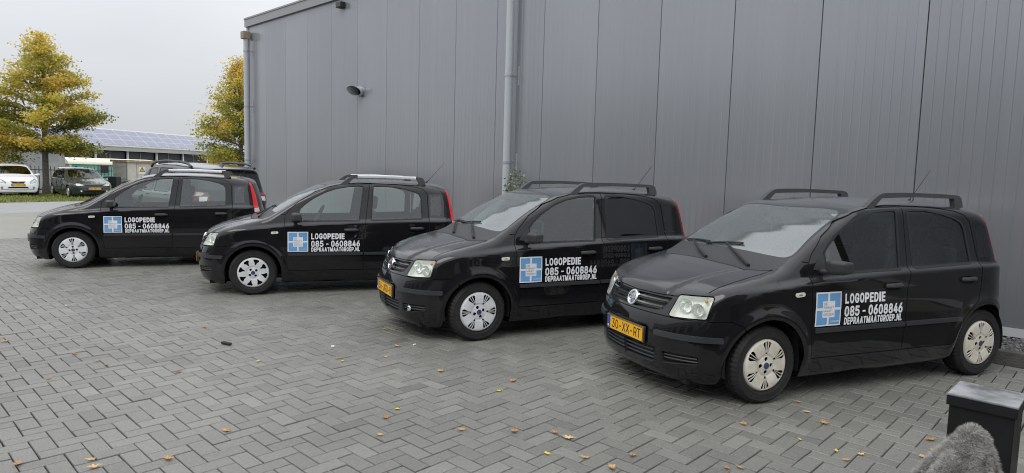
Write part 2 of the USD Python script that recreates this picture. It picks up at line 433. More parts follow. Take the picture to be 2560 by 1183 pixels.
vary('grass', (.075, .115, .020), (.33, .33, .07), .7, 30., .1)
mat('foliage', {'a': ('attribute', {'attribute': 'tone'}), 'r': ('rgb_ramp', {'ramp': [(0., (.095, .12, .03)), (.3, (.22, .24, .055)), (.50, (.42, .385, .085)), (.72, (.60, .49, .10)), (1., (.62, .42, .10))]}),
                'd': ('diffuse_bsdf', {}), 't': ('translucent_bsdf', {}), 'm': ('mix_closure', {'fac': .5})}, [('a.fac', 'r.fac'), ('r.color', 'd.color'), ('r.color', 't.color'), ('d.BSDF', 'm.closure1'), ('t.BSDF', 'm.closure2')], 'm.closure')
vary('olive', (.10, .14, .07), (.30, .36, .22), .55, 8., .15, .0)
vary('dead_leaf', (.30, .12, .04), (.66, .45, .20), .65, 60., .25)
noisy('bark', (.07, .065, .055), (.17, .16, .14), 14., .9, .6, 40.)
# hall cladding: coil-coated sheet, faint unevenness
mat('cladding', {'geo': ('geometry', {}), 'a': ('attribute', {'attribute': 'tone'}), 'mp': ('mapping', {'scale': (1., 1., .35)}),
                 'n': ('noise_texture', {'scale': .5, 'detail': 3.}), 'r': ('rgb_ramp', {'ramp': [(.3, (.268, .280, .300)), (.7, (.300, .311, .328))]}),
                 'tm': ('map_range', {'to_min': .93, 'to_max': 1.07}), 'sc': ('vector_math', {'math_type': 'scale'}),
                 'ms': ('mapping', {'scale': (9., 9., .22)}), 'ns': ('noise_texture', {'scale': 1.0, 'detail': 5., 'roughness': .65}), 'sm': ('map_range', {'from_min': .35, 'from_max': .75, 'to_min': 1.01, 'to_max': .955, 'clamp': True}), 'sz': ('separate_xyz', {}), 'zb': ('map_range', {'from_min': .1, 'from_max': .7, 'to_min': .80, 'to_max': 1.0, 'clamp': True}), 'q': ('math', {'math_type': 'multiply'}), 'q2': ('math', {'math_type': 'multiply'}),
                 'n2': ('noise_texture', {'scale': 1.1, 'detail': 2.}), 'b': ('bump', {'strength': .22, 'distance': .02}),
                 'p': ('principled_bsdf', {'roughness': .22, 'metallic': .5, 'specular_ior_level': .5})},
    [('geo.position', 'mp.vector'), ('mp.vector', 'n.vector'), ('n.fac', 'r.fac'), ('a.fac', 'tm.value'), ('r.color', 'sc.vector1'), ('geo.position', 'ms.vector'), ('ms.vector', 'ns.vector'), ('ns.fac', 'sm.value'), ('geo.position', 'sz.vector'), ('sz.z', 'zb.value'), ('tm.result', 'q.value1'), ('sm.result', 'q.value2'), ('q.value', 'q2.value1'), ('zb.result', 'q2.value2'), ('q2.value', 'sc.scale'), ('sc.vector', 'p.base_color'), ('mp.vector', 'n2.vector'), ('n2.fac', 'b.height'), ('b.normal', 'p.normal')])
plain('fascia', (.25, .255, .265), .4, .2)
plain('wall_core', (.02, .02, .022), .8)
plain('flashing', (.55, .56, .58), .35, .3)
plain('pipe_grey', (.42, .445, .47), .38)
noisy('pipe_cap', (.20, .17, .12), (.28, .24, .17), 8., .7)
plain('zinc', (.42, .44, .45), .4, .6)
plain('lamp_black', (.014, .015, .018), .45)
plain('pale_wall', (.30, .31, .31), .6)
plain('dark_wall', (.045, .047, .052), .55)
plain('window_dark', (.02, .022, .025), .06)
noisy('roof_cream', (.72, .68, .52), (.80, .77, .62), 2., .6)
noisy('caravan_teal', (.13, .40, .33), (.17, .46, .38), 3., .55)
noisy('cabinet_cream', (.52, .50, .44), (.64, .62, .56), 3., .6)
noisy('rusty', (.22, .13, .07), (.50, .42, .32), 5., .8)
plain('sign_yellow', (.75, .60, .03), .5)
plain('iron', (.012, .013, .015), .5)
noisy('tarp', (.22, .225, .225), (.30, .305, .30), 1.5, .75, .3, 3.)
plain('solar_cell', (.10, .115, .18), .2, 0., coat_weight=1.0)
plain('solar_frame', (.56, .57, .60), .4, .3)
plain('gutter_white', (.66, .66, .63), .5)
noisy('brick_red', (.22, .09, .06), (.30, .14, .10), 20., .85)
plain('screen_dark', (.035, .036, .045), .4)
noisy('box_black', (.006, .006, .007), (.012, .012, .013), 6., .35)
mat('box_lid', {'geo': ('geometry', {}), 'n': ('noise_texture', {'scale': 6., 'detail': 6., 'roughness': .55, 'distortion': .2}), 'r': ('rgb_ramp', {'ramp': [(.30, (.05, .05, .053)), (.44, (.18, .185, .19)), (.58, (.30, .31, .32)), (.75, (.38, .39, .40))]}), 'p': ('principled_bsdf', {'roughness': .6})},
    [('geo.position', 'n.vector'), ('n.fac', 'r.fac'), ('r.color', 'p.base_color')])
vary('fleece', (.17, .167, .16), (.56, .55, .53), .95, 40., .2)
plain('scrap_black', (.01, .01, .011), .7)
plain('litter_white', (.75, .75, .74), .7)
plain('red_plastic', (.5, .03, .03), .5)

rng = np.random.default_rng(7)
# ------------------------------------------------------------------ ground
def sheet(name, pts, z, m, kind='structure', sub=None):
    p = Polygon(pts); v, f = trimesh.creation.triangulate_polygon(p, engine='earcut')
    v = np.column_stack([v, np.full(len(v), z)])
    t = trimesh.Trimesh(v, f, process=False)
    if t.face_normals[:, 2].mean() < 0: t.invert()
    return put('/World', name, t, m, kind=kind)
sheet('ground', [(-900, -900), (900, -900), (900, 900), (-900, 900)], -.06, 'soil')
RD_N, RD_F, RDIR = np.array([-15.6, 19.9]), np.array([-19.6, 25.1]), np.array([.455, .890])     # road: near edge, verge edge, direction
def rp(b, t): return tuple(b + RDIR * t)
sheet('road', [rp(RD_N, -60), rp(RD_N, 120), rp(RD_F, 120), rp(RD_F, -60)], -.014, 'asphalt')
verge_far = RD_F + np.array([-RDIR[1], RDIR[0]]) * 9
sheet('verge', [rp(RD_F, -60), rp(RD_F, 120), rp(verge_far, 120), rp(verge_far, -60)], -.010, 'soil')
pave = thing('pavement', kind='structure')
u0, u1 = -14., 24.
base_poly = [tuple(wl(24, 0)[:2]), tuple(wl(24, 26)[:2]), (-24, -18), rp(RD_N, -45), rp(RD_N, 12), tuple(wl(-1.1, 0)[:2])]
p = Polygon(base_poly).buffer(0)
v, f = trimesh.creation.triangulate_polygon(p, engine='earcut'); t = trimesh.Trimesh(np.column_stack([v, np.full(len(v), -.022)]), f, process=False)
if t.face_normals[:, 2].mean() < 0: t.invert()
put(pave, 'bedding', t, 'paver_bed')
# pavers: herringbone of 210 x 105 mm stones, square to the wall
CELL = .1055; KV = 1.03
def visible(P, m=.06):
    d = P - np.array([0, 0, CAM_H]); z = d @ _fw; z = np.where(z > .1, z, .1)
    sx, sy = d @ _r / z * F_PX / 1280, d @ _u / z * F_PX / 591.5
    return (np.abs(sx) < 1 + m) & (np.abs(sy) < 1 + m) & (d @ _fw > .1)
I, J = np.meshgrid(np.arange(-150, 260), np.arange(0, 260), indexing='ij'); I, J = I.ravel(), J.ravel()
r4 = (I - J) % 4
H, Vv = r4 == 0, r4 == 3
cu = np.r_[(I[H] + 1) * CELL, (I[Vv] + .5) * CELL]; cv = np.r_[(J[H] + .5) * CELL, (J[Vv] + 1) * CELL] + KV
hz = np.r_[np.ones(H.sum(), bool), np.zeros(Vv.sum(), bool)]
C3 = np.column_stack([W0 + np.outer(cu, WD) + np.outer(cv, WN), np.zeros(len(cu))])
dist = np.hypot(C3[:, 0], C3[:, 1])
near_side = (C3[:, :2] - RD_N) @ np.array([RDIR[1], -RDIR[0]]) > .2
keep = visible(C3) & (dist < 17.) & near_side
cu, cv, hz, C3, dist = cu[keep], cv[keep], hz[keep], C3[keep], dist[keep]
order = np.argsort(dist); cu, cv, hz, C3, dist = cu[order], cv[order], hz[order], C3[order], dist[order]
NP = len(cu)
ang = rng.normal(0, .006, NP); tilt = rng.normal(0, .006, (NP, 2)); dz = rng.normal(0, .0012, NP); du = rng.normal(0, .0009, (NP, 2)); ton = np.clip(rng.normal(.52, .15, NP) + .3 * (meshkit.fbm(C3 * .45, 3, 5) - .5), 0, 1)
ton = np.where(rng.random(NP) < .05, np.clip(ton - .3, 0, 1), ton)
def paver_arrays(sel):
    hx, hy = np.where(hz[sel], .1019, .0489), np.where(hz[sel], .0489, .1019)
    b = .0026
    rings = []
    for ins, z in ((b, 0.), (0., -.003), (-.0002, -.021)):
        rr = []
        for sx, sy in ((-1, -1), (1, -1), (1, 1), (-1, 1)):
            lx, ly = sx * (hx - ins), sy * (hy - ins)
            zz = z + dz[sel] + lx * tilt[sel, 0] + ly * tilt[sel, 1]
            a = ang[sel]; x2, y2 = lx * np.cos(a) - ly * np.sin(a), lx * np.sin(a) + ly * np.cos(a)
            U, Vq = cu[sel] + x2 + du[sel, 0], cv[sel] + y2 + du[sel, 1]
            rr.append(np.stack([W0[0] + WD[0] * U + WN[0] * Vq, W0[1] + WD[1] * U + WN[1] * Vq, zz - .001], 1))
        rings.append(np.stack(rr, 1))
    V = np.concatenate(rings, 1)             # n, 12, 3
    F = [(0, 1, 2), (0, 2, 3)]
    for k in range(2):
        for i in range(4):
            a, b2 = k * 4 + i, k * 4 + (i + 1) % 4
            F += [(a, a + 4, b2), (b2, a + 4, b2 + 4)]
    F = np.array(F)
    return V, F
allV, PF = paver_arrays(np.arange(NP))
tt = trimesh.Trimesh(allV[0], PF, process=False)
if tt.face_normals[0, 2] < 0: PF = PF[:, ::-1]
for i in range(300):
    put(pave, 'paver', (allV[i], PF), 'paver', tone=np.full(3, ton[i]))
restV = allV[300:].reshape(-1, 3); restF = (PF[None] + (np.arange(NP - 300) * 12)[:, None, None]).reshape(-1, 3)
put(pave, 'paving_field', (restV, restF), 'paver', tone=np.repeat(ton[300:], 12)[:, None] * np.ones(3), kind='stuff')
# farther off the stones run together
far_in = Polygon(base_poly).buffer(0).difference(Point(0, 0).buffer(16.96, 64))
for gpoly in getattr(far_in, 'geoms', [far_in]):
    v, f = trimesh.creation.triangulate_polygon(gpoly, engine='earcut'); t = trimesh.Trimesh(np.column_stack([v, np.full(len(v), -.002)]), f, process=False)
    if t.face_normals[:, 2].mean() < 0: t.invert()
    put(pave, 'far_paving', t, 'paving_far', kind='stuff')

# ------------------------------------------------------------------ the grey hall
hall = thing('industrial_hall', 'large grey hall clad in ribbed vertical metal panels behind the black cars', 'building')
UL, UR, HT = -1.12, 22.4, 5.46
core = np.array([wl(UL + .02, -.06), wl(UR, -.06), wl(UR, -14), wl(UL + .02, -14)])
def prism(pts, z0, z1):
    return extr_at(Polygon(np.asarray(pts)[:, :2]), z0, z1)
def extr_at(poly, z0, z1):
    m = trimesh.creation.extrude_polygon(poly, z1 - z0, engine='earcut'); m.apply_translation((0, 0, z0)); return m
put(hall, 'wall_core', prism(core, .02, HT + .1), 'wall_core')
put(hall, 'side_wall', prism([wl(UL, -.05), wl(UL + .02, -.05), wl(UL + .02, -14), wl(UL, -14)], .1, HT + .2), 'cladding', tone=np.full(3, .5))
put(hall, 'roof', prism([wl(UL - .02, -.2), wl(UR, -.2), wl(UR, -14), wl(UL - .02, -14)], HT + .1, HT + .16), 'fascia')
def wall_panel(a, b, z0, z1):
    """ribbed sheet from u=a to u=b: fine grooves every 100 mm, rolled edges"""
    P = [(a, -.05), (a, -.006), (a + .004, 0.)]
    n = int(round((b - a) / .1)); st = (b - a) / n
    for i in range(1, n):
        c = a + i * st; P += [(c - .009, 0.), (c - .003, .0018), (c + .003, .0018), (c + .009, 0.)]
    P += [(b - .004, 0.), (b, -.006), (b, -.05)]
    P = np.array(P)
    lo, hi_ = np.array([wl(u, v, z0) for u, v in P]), np.array([wl(u, v, z1) for u, v in P])
    V = np.vstack([lo, hi_]); k = len(P); F = []
    for i in range(k - 1): F += [(i, i + 1, k + i), (i + 1, k + i + 1, k + i)]
    v, nn, f = vnf(trimesh.Trimesh(V, F, process=False))
    if (nn @ np.array([WN[0], WN[1], 0])).mean() < 0: nn = -nn; f = f[:, ::-1]
    return v, nn, f
edges = [UL + .13] + [k * 1.1 for k in range(0, 21)]
for i, (a, b) in enumerate(zip(edges[:-1], edges[1:])):
    put(hall, 'wall_panel', wall_panel(a + .0035, b - .0035, .175, HT), 'cladding', tone=np.full(3, rng.uniform(.25, .75)))
put(hall, 'corner_trim', prism([wl(UL - .01, .012), wl(UL + .124, .012), wl(UL + .124, -.05), wl(UL - .01, -.05)], .1, HT), 'fascia')
put(hall, 'roof_fascia', prism([wl(UL - .03, .06), wl(UR, .06), wl(UR, -.3), wl(UL - .03, -.3)], HT, HT + .235), 'fascia')
put(hall, 'fascia_lip', prism([wl(UL - .035, .075), wl(UR, .075), wl(UR, .06), wl(UL - .035, .06)], HT + .20, HT + .24), 'fascia')
put(hall, 'base_flashing', prism([wl(UL, .02), wl(UR, .02), wl(UR, -.05), wl(UL, -.05)], .085, .172), 'flashing')
put(hall, 'plinth', prism([wl(UL, .004), wl(UR, .004), wl(UR, -.05), wl(UL, -.05)], -.05, .083), 'kerb_concrete')
def downpipe(u, top, cap, r):
    c = .075 + r
    p_ = put(hall, 'downpipe', vnf(tube([wl(u, c, z) for z in (.0, 1.7, 1.705, 3.4, 3.405, top)], [r, r, r * 1.0, r, r, r], 20), 40), 'pipe_grey')
    for z in (1.80, 3.28, 4.78):
        if z > top: continue
        put(p_, 'pipe_clamp', vnf(T(lathe([(r + .001, -.02), (r + .006, -.02), (r + .006, .02), (r + .001, .02)], 20), wl(u, c, z)), 30), 'zinc')
        put(p_, 'clamp_arm', T(bx(-.008, .008, 0, c + .02, -.012, .012), wl(u + r * .3, 0, z), rz=WANG + PI), 'zinc')
        put(p_, 'clamp_plate', T(bx(-.018, .018, -.012, .0, -.16, .16), wl(u + r + .05, .0, z), rz=WANG + PI), 'flashing')
    if cap: put(p_, 'pipe_hopper', vnf(T(rbox((.20, .2, .20), .012), wl(u - .02, c, top + .08), rz=WANG), 30), 'pipe_cap')
    return p_
downpipe(-.88, 5.12, True, .066)
downpipe(9.24, HT, False, .062)
# vent: a pipe stub cut at a slant, its mouth to the left
vc = np.array([4.56, 3.33])
n_ = 26; th = np.arange(n_) * 2 * PI / n_; R_ = .108
def ventpt(r, t, off): return wl(vc[0] + r * np.cos(t), off, vc[1] + r * np.sin(t))
rows = []
for r, w in ((R_, 0), (R_, 1), (R_ - .008, 1), (R_ - .008, 0)):
    rows.append([ventpt(r, t, 0.0 if w == 0 else .20 - .10 * math.cos(t) + .07 * math.sin(t)) for t in th])
V = np.array(rows).reshape(-1, 3); F = []
for j in range(3):
    for i in range(n_): a, b = j * n_ + i, j * n_ + (i + 1) % n_; F += [(a, b, a + n_), (b, b + n_, a + n_)]
vp = put(hall, 'vent_pipe', vnf(trimesh.Trimesh(V, F, process=False), 40), 'zinc')
put(vp, 'vent_inside', vnf(trimesh.Trimesh(np.array([ventpt(R_ - .007, t, .015) for t in th] + [ventpt(0, 0, .015)]), [(i, (i + 1) % n_, n_) for i in range(n_)], process=False)), 'dark')
put(vp, 'vent_flange', vnf(trimesh.Trimesh(np.array([ventpt(R_ + .001, t, .05) for t in th] + [ventpt(R_ + .014, t, .05) for t in th] + [ventpt(R_ + .014, t, .07) for t in th] + [ventpt(R_ + .001, t, .07) for t in th]), [q for j in range(3) for i in range(n_) for q in ((j * n_ + i, j * n_ + (i + 1) % n_, (j + 1) * n_ + i), (j * n_ + (i + 1) % n_, (j + 1) * n_ + (i + 1) % n_, (j + 1) * n_ + i))], process=False), 30), 'zinc')
lp = put(hall, 'wall_lamp', vnf(T(rbox((.22, .12, .12), .010), wl(3.80, .065, 5.30), rz=WANG), 30), 'lamp_black')
put(lp, 'lamp_lens', T(bx(-.09, .09, -.004, .004, -.045, .045), wl(3.80, .1262, 5.30), rz=WANG), 'window_dark')
rv = put(hall, 'roof_vent', vnf(T(lathe([(.0, .0), (.22, .0), (.22, .5), (.30, .52), (.30, .60), (.02, .70)], 24), wl(2.9, -2.5, HT + .15)), 30), 'gutter_white')

# gravel strip and kerb along the wall
grv = sheet('gravel_bed', [tuple(wl(5.8, .005)[:2]), tuple(wl(24, .005)[:2]), tuple(wl(24, .92)[:2]), tuple(wl(5.8, .92)[:2])], .055, 'soil')
n = 5200; gu, gv = rng.uniform(14.6, 18.6, n), rng.uniform(.02, .91, n)
ico = trimesh.creation.icosphere(0)
sc = rng.uniform(.008, .022, n)[:, None] * rng.uniform(.6, 1.2, (n, 3)); yaw = rng.uniform(0, 6.3, n)
iv = ico.vertices[None] * sc[:, None, :]; co, si = np.cos(yaw)[:, None], np.sin(yaw)[:, None]
iv = np.stack([iv[..., 0] * co - iv[..., 1] * si, iv[..., 0] * si + iv[..., 1] * co, iv[..., 2]], -1) * (1 + rng.normal(0, .12, (n, 12, 1)))
ctr = np.array([wl(a, b, .056 + c * .4 + rng.uniform(0, .012)) for a, b, c in zip(gu, gv, sc[:, 2])])
put('/World', 'gravel', ((iv + ctr[:, None]).reshape(-1, 3), (ico.faces[None] + (np.arange(n) * 12)[:, None, None]).reshape(-1, 3)), 'gravel', tone=np.repeat(rng.random(n) ** 1.6, 12)[:, None] * np.ones(3), label='dark grey gravel between the kerb and the hall wall', cat='gravel', kind='stuff')
kb = thing('kerb', kind='structure')
for k in range(18):
    a = 6.0 + k * 1.0
    put(kb, 'kerb_stone', vnf(T(rbox((.994, .10, .22), .012), wl(a + .5, .975, .02), rz=WANG), 30), 'kerb_concrete')

# hall on the far side of the yard, seen mirrored in the car windows; side hall added for shade
def hall_box(name, label, a, b, v0, v1, h, wallm, win):
    t_ = thing(name, label, 'building')
    put(t_, 'wall', prism([wl(a, v0), wl(b, v0), wl(b, v1), wl(a, v1)], -.05, h), wallm)
    put(t_, 'roof_edge', prism([wl(a - .1, v0 - .1), wl(b + .1, v0 - .1), wl(b + .1, v1 + .1), wl(a - .1, v1 + .1)], h + .002, h + .3), 'fascia')
    return t_
op = hall_box('yard_hall', 'pale hall with window bands, mirrored in the side windows of the cars', -16, 20, 27, 36, 6.4, 'pale_wall', None)
for k in range(7):
    a = -14.5 + k * 4.8
    wnd = put(op, 'window', prism([wl(a, 26.97), wl(a + 3.4, 26.97), wl(a + 3.4, 27.05), wl(a, 27.05)], 2.6, 3.9), 'window_dark')
    for q in (0, 1.1, 2.25, 3.36): put(wnd, 'window_frame', prism([wl(a + q - .03, 26.94), wl(a + q + .05, 26.94), wl(a + q + .05, 26.968), wl(a + q - .03, 26.968)], 2.55, 3.95), 'gutter_white')
    put(op, 'garage_door', prism([wl(a, 26.96), wl(a + 3.4, 26.96), wl(a + 3.4, 27.05), wl(a, 27.05)], 0, 2.2), 'window_dark')
sd = thing('added_shade_hall', 'unseen dark ribbed hall added on the right to shade the yard', 'building')  # added out of view to darken the right side
put(sd, 'wall', prism([wl(21.1, 7), wl(30, 7), wl(30, 26), wl(21.1, 26)], -.05, 6.8), 'dark_wall')
for k in range(30): put(sd, 'wall_rib', prism([wl(21.0, 7.2 + k * .62), wl(21.098, 7.2 + k * .62), wl(21.098, 7.45 + k * .62), wl(21.0, 7.45 + k * .62)], 0, 6.75), 'dark_wall')

# ------------------------------------------------------------------ car bodies: an implicit shell (profile x section), meshed by surface nets
def surface_net(f, lo, hi, h):
    ax = [np.arange(a, b + h, h) for a, b in zip(lo, hi)]
    X, Y, Z = np.meshgrid(*ax, indexing='ij')
    D = f(np.stack([X, Y, Z], -1).reshape(-1, 3)).reshape(X.shape)
    S = D < 0
    cs = sum(S[i:S.shape[0] - 1 + i, j:S.shape[1] - 1 + j, k:S.shape[2] - 1 + k].astype(np.int8) for i in (0, 1) for j in (0, 1) for k in (0, 1))
    act = (cs > 0) & (cs < 8)
    idx = -np.ones(act.shape, int); cells = np.argwhere(act); idx[act] = np.arange(len(cells))
    acc, cnt = np.zeros((len(cells), 3)), np.zeros(len(cells))
    F = []
    for a in range(3):
        o = [b for b in range(3) if b != a]
        for c0 in (0, 1):
            for c1 in (0, 1):
                q = cells.copy(); q[:, o[0]] += c0; q[:, o[1]] += c1
                q2 = q.copy(); q2[:, a] += 1
                d0, d1 = D[tuple(q.T)], D[tuple(q2.T)]
                m = (d0 < 0) != (d1 < 0)
                p = q.astype(float); p[:, a] += np.where(m, d0 / np.where(m, d0 - d1, 1), 0)
                acc[m] += p[m]; cnt[m] += 1
        # faces: one quad per crossing edge
        sl0 = [slice(1, -1)] * 3; sl0[a] = slice(0, -1); sl1 = list(sl0); sl1[a] = slice(1, None)
        A, B = S[tuple(sl0)], S[tuple(sl1)]
        e = np.argwhere(A != B)
        off = np.ones(3, int); off[a] = 0
        e = e + off
        fl = S[tuple(e.T)]
        def cell(d0, d1):
            q = e.copy(); q[:, o[0]] -= d0; q[:, o[1]] -= d1; return idx[tuple(q.T)]
        quad = np.stack([cell(1, 1), cell(0, 1), cell(0, 0), cell(1, 0)], 1)
        if a == 1: fl = ~fl
        quad[~fl] = quad[~fl][:, ::-1]
        F.append(quad)
    V = np.array(lo) + acc / cnt[:, None] * h
    F = np.vstack(F); F = F[(F >= 0).all(1)]
    return V, F

def smax(a, b, k):
    return np.maximum(a, b) + np.maximum(k - np.abs(a - b), 0) ** 2 / (4 * k)

class Shell:
    """half car body in coordinates x rearwards from the front axle, y to the car's left, z up"""
    def __init__(s, prof, W, warp, crown, k, lo, hi, h=.018, pw=2.3, bump=None):
        s.bump = bump
        prof = np.asarray(prof, float)
        d = np.r_[0, np.cumsum(np.linalg.norm(np.diff(np.vstack([prof, prof[:1]]), axis=0), axis=1))]
        t = np.linspace(0, d[-1], 1600, endpoint=False)
        pp = np.vstack([prof, prof[:1]])
        P = np.stack([np.interp(t, d, pp[:, 0]), np.interp(t, d, pp[:, 1])], 1)
        g = .01; s.g0 = np.array([P[:, 0].min() - .4, P[:, 1].min() - .3]); s.g = g
        nx, nz = int((P[:, 0].max() + .9 - s.g0[0]) / g), int((P[:, 1].max() + .4 - s.g0[1]) / g)
        gx, gz = np.meshgrid(s.g0[0] + np.arange(nx) * g, s.g0[1] + np.arange(nz) * g, indexing='ij')
        q = np.stack([gx.ravel(), gz.ravel()], 1)
        dist = cKDTree(P).query(q)[0]
        ins = shapely.contains_xy(Polygon(P), q[:, 0], q[:, 1])
        sd = np.where(ins, -dist, dist).reshape(nx, nz)
        s.sd = ndimage.spline_filter(ndimage.gaussian_filter(sd, 1.6), order=3)
        s.W, s.warp, s.crown, s.k, s.pw = W, warp, crown, k, pw
        V, F = surface_net(s.f, (lo[0], -.055, lo[1]), (hi[0], hi[1], hi[2]), h)
        for _ in range(4): V = V - s.f(V)[:, None] * s.inv_grad(V)
        f3 = np.vstack([F[:, [0, 1, 2]], F[:, [0, 2, 3]]])
        N = s.normal(V)
        cr_ = np.cross(V[f3[:, 1]] - V[f3[:, 0]], V[f3[:, 2]] - V[f3[:, 0]])
        fl = (cr_ * N[f3[:, 0]]).sum(1) < 0; f3[fl] = f3[fl][:, ::-1]
        m, _ = cut((V, N, f3), sbox(-9, 0.0, 9, 9), 'plan', lambda c, n: np.abs(c[:, 1]) < .05)
        hi_f = f3[(V[f3][:, :, 1] > 0).all(1) & (np.abs(V[f3].mean(1)[:, 1]) >= .05)]
        s.mesh = cat_m(m, (V, N, hi_f))
    def f(s, p):
        x, y, z = p[:, 0], np.abs(p[:, 1]), p[:, 2]
        xw = x - np.interp(x, *s.warp) * .5 * y ** s.pw
        zw = z + np.interp(x, *s.crown) * y * y
        a = ndimage.map_coordinates(s.sd, [(xw - s.g0[0]) / s.g, (zw - s.g0[1]) / s.g], order=3, prefilter=False, mode='nearest')
        if s.bump is not None: a = a - s.bump(x, y, z)
        b = (y - s.W(x, z)) * .95
        return smax(a, b, np.interp(x, *s.k))
    def grad(s, p, e=.003):
        g = np.zeros_like(p)
        for i in range(3):
            d = np.zeros(3); d[i] = e
            g[:, i] = (s.f(p + d) - s.f(p - d)) / (2 * e)
        return g
    def inv_grad(s, p):
        g = s.grad(p); return g / np.maximum((g * g).sum(1, keepdims=True), .05)
    def normal(s, p):
        g = s.grad(p, .005); return g / np.maximum(np.linalg.norm(g, axis=1, keepdims=True), 1e-9)
    def hit(s, p, d, a=0., b=1.5):
        """points p + t d, t in [a, b], where the shell is met (inside at a)"""
        p = np.asarray(p, float); d = np.broadcast_to(np.asarray(d, float), p.shape); lo = np.full(len(p), a); hi = np.full(len(p), b)
        for _ in range(26):
            m = (lo + hi) / 2; ins = s.f(p + d * m[:, None]) < 0
            lo = np.where(ins, m, lo); hi = np.where(ins, hi, m)
        return p + d * lo[:, None]
    def y_at(s, x, z):
        p = np.stack([np.asarray(x, float), np.zeros(len(x)), np.asarray(z, float)], 1); return s.hit(p, (0, 1., 0), 0, 1.2)[:, 1]

# ---- wheels (axis along y, outer face towards +y), origin at the hub, y = 0 at the cap's face plane
def disc_shell(r0, r1, prof, nr=26, nt=120):
    r = np.linspace(r0, r1, nr); th = np.arange(nt) * 2 * PI / nt
    R, TH = np.meshgrid(r, th, indexing='ij')
    Y = np.interp(R, *prof)
    V = np.stack([R * np.cos(TH), Y, R * np.sin(TH)], -1).reshape(-1, 3)
    sl = np.gradient(np.interp(r, *prof), r)
    SL = np.repeat(sl, nt).reshape(nr, nt)
    N = np.stack([-SL * np.cos(TH), np.ones_like(R), -SL * np.sin(TH)], -1).reshape(-1, 3); N /= np.linalg.norm(N, axis=1, keepdims=True)
    F = []
    for i in range(nr - 1):
        for k in range(nt):
            a, b = i * nt + k, i * nt + (k + 1) % nt
            F += [(a, b, a + nt), (b, b + nt, a + nt)]
    F = np.array(F)
    c = np.cross(V[F[:, 1]] - V[F[:, 0]], V[F[:, 2]] - V[F[:, 0]])
    fl = (c * N[F[:, 0]]).sum(1) < 0; F[fl] = F[fl][:, ::-1]
    return V, N, F

def make_tyre(R=.285, rim=.188, w=.165):
    p = [(rim - .012, -.02), (rim + .004, -.006), (rim + .012, .0), (rim + .02, .004), (rim + .022, .0065), (rim + .026, .0065), (rim + .028, .005), (rim + .05, .008), (R - .034, .006), (R - .032, .0085), (R - .029, .0085), (R - .027, .005), (R - .016, -.003), (R - .008, -.011), (R - .003, -.018)]
    tr = []
    y0, y1 = -.02, -(w - .022)
    for g in np.linspace(y0, y1, 5)[1:-1]:
        tr += [(R, g + .007), (R - .008, g + .005), (R - .008, g - .003), (R, g - .005)]
    p += [(R - .001, y0)] + tr + [(R - .002, y1), (R - .02, y1 - .018), (R - .06, y1 - .025), (rim, y1 - .005)]
    n0 = 12
    def mod(i, j):
        return -.006 if (11 <= j <= 16 or j >= len(p) - 5) and j < len(p) - 2 and i % 3 == 0 and j >= 12 else 0.
    m = lathe(p, 150, 'y', mod)
    return vnf(m, 38)

def claw_slots(phase):
    P = []
    for k in range(6):
        w = Polygon([(.078, -.008), (.110, -.014), (.132, -.027), (.155, -.037), (.171, -.030), (.177, 0), (.171, .030), (.155, .037), (.132, .027), (.110, .014), (.078, .008)])
        bars = [Polygon([(.095, s * .0048 - .0019), (.185, s * .0135 - .0030), (.185, s * .0135 + .0030), (.095, s * .0048 + .0019)]) for s in (-1, 1)]
        w = w.difference(shapely.union_all(bars))
        P.append(affinity.rotate(w, phase + 60 * k, origin=(0, 0)))
    return shapely.union_all(P)
def petal_slots(phase):
    P = []
    for k in range(8):
        w = Polygon([(.098, -.006), (.125, -.014), (.150, -.034), (.166, -.030), (.170, 0), (.166, .030), (.150, .034), (.125, .014), (.098, .006)])
        P.append(affinity.rotate(rounded(w, .004), phase + 22.5 + 45 * k, origin=(0, 0)))
    return shapely.union_all(P)
def lug_holes(phase):
    return shapely.union_all([Point(.048 * math.cos(a), .048 * math.sin(a)).buffer(.0155, 8) for a in np.radians(phase + np.arange(4) * 90)])

TYRE = make_tyre()
CAP_PROF = ([0, .030, .034, .064, .072, .085, .14, .172, .184, .189], [.012, .012, .008, .006, .0, .008, .014, .010, .002, -.012])
def wheel_parts(car, style, hubmat, phase, x, side, name='wheel', zc=.283, yface=.758, tyre=True, twist=0., sc=1.):
    """a wheel as tyre, hub cap, dark disc and badge under one part"""
    def place(m):
        m = mv((m[0] * sc, m[1], m[2]), (x, yface, zc))
        return flipx(m if side > 0 else mirror_y(m))
    w = put(car, name, place(TYRE), 'tyre')
    m = disc_shell(.004, .189, CAP_PROF)
    slots = claw_slots(phase) if style == 'claw' else petal_slots(phase)
    sl, rest = cut(m, slots, 'side')
    _, rest = cut(rest, lug_holes(phase + twist), 'side')
    rest = cat_m(rest, skirt(rest, -.008, 0.0))
    put(w, 'hub_cap', place(rest), hubmat)
    put(w, 'dark_disc', place(mv(disc_shell(.002, .187, ([0, .06, .19], [-.014, -.014, -.03])), (0, 0, 0))), 'dark')
    b = vnf(lathe([(0, .017), (.018, .0165), (.023, .015), (.025, .011)], 24, 'y'), 30)
    put(w, 'centre_badge', place(b), 'badge_blue')
    return w

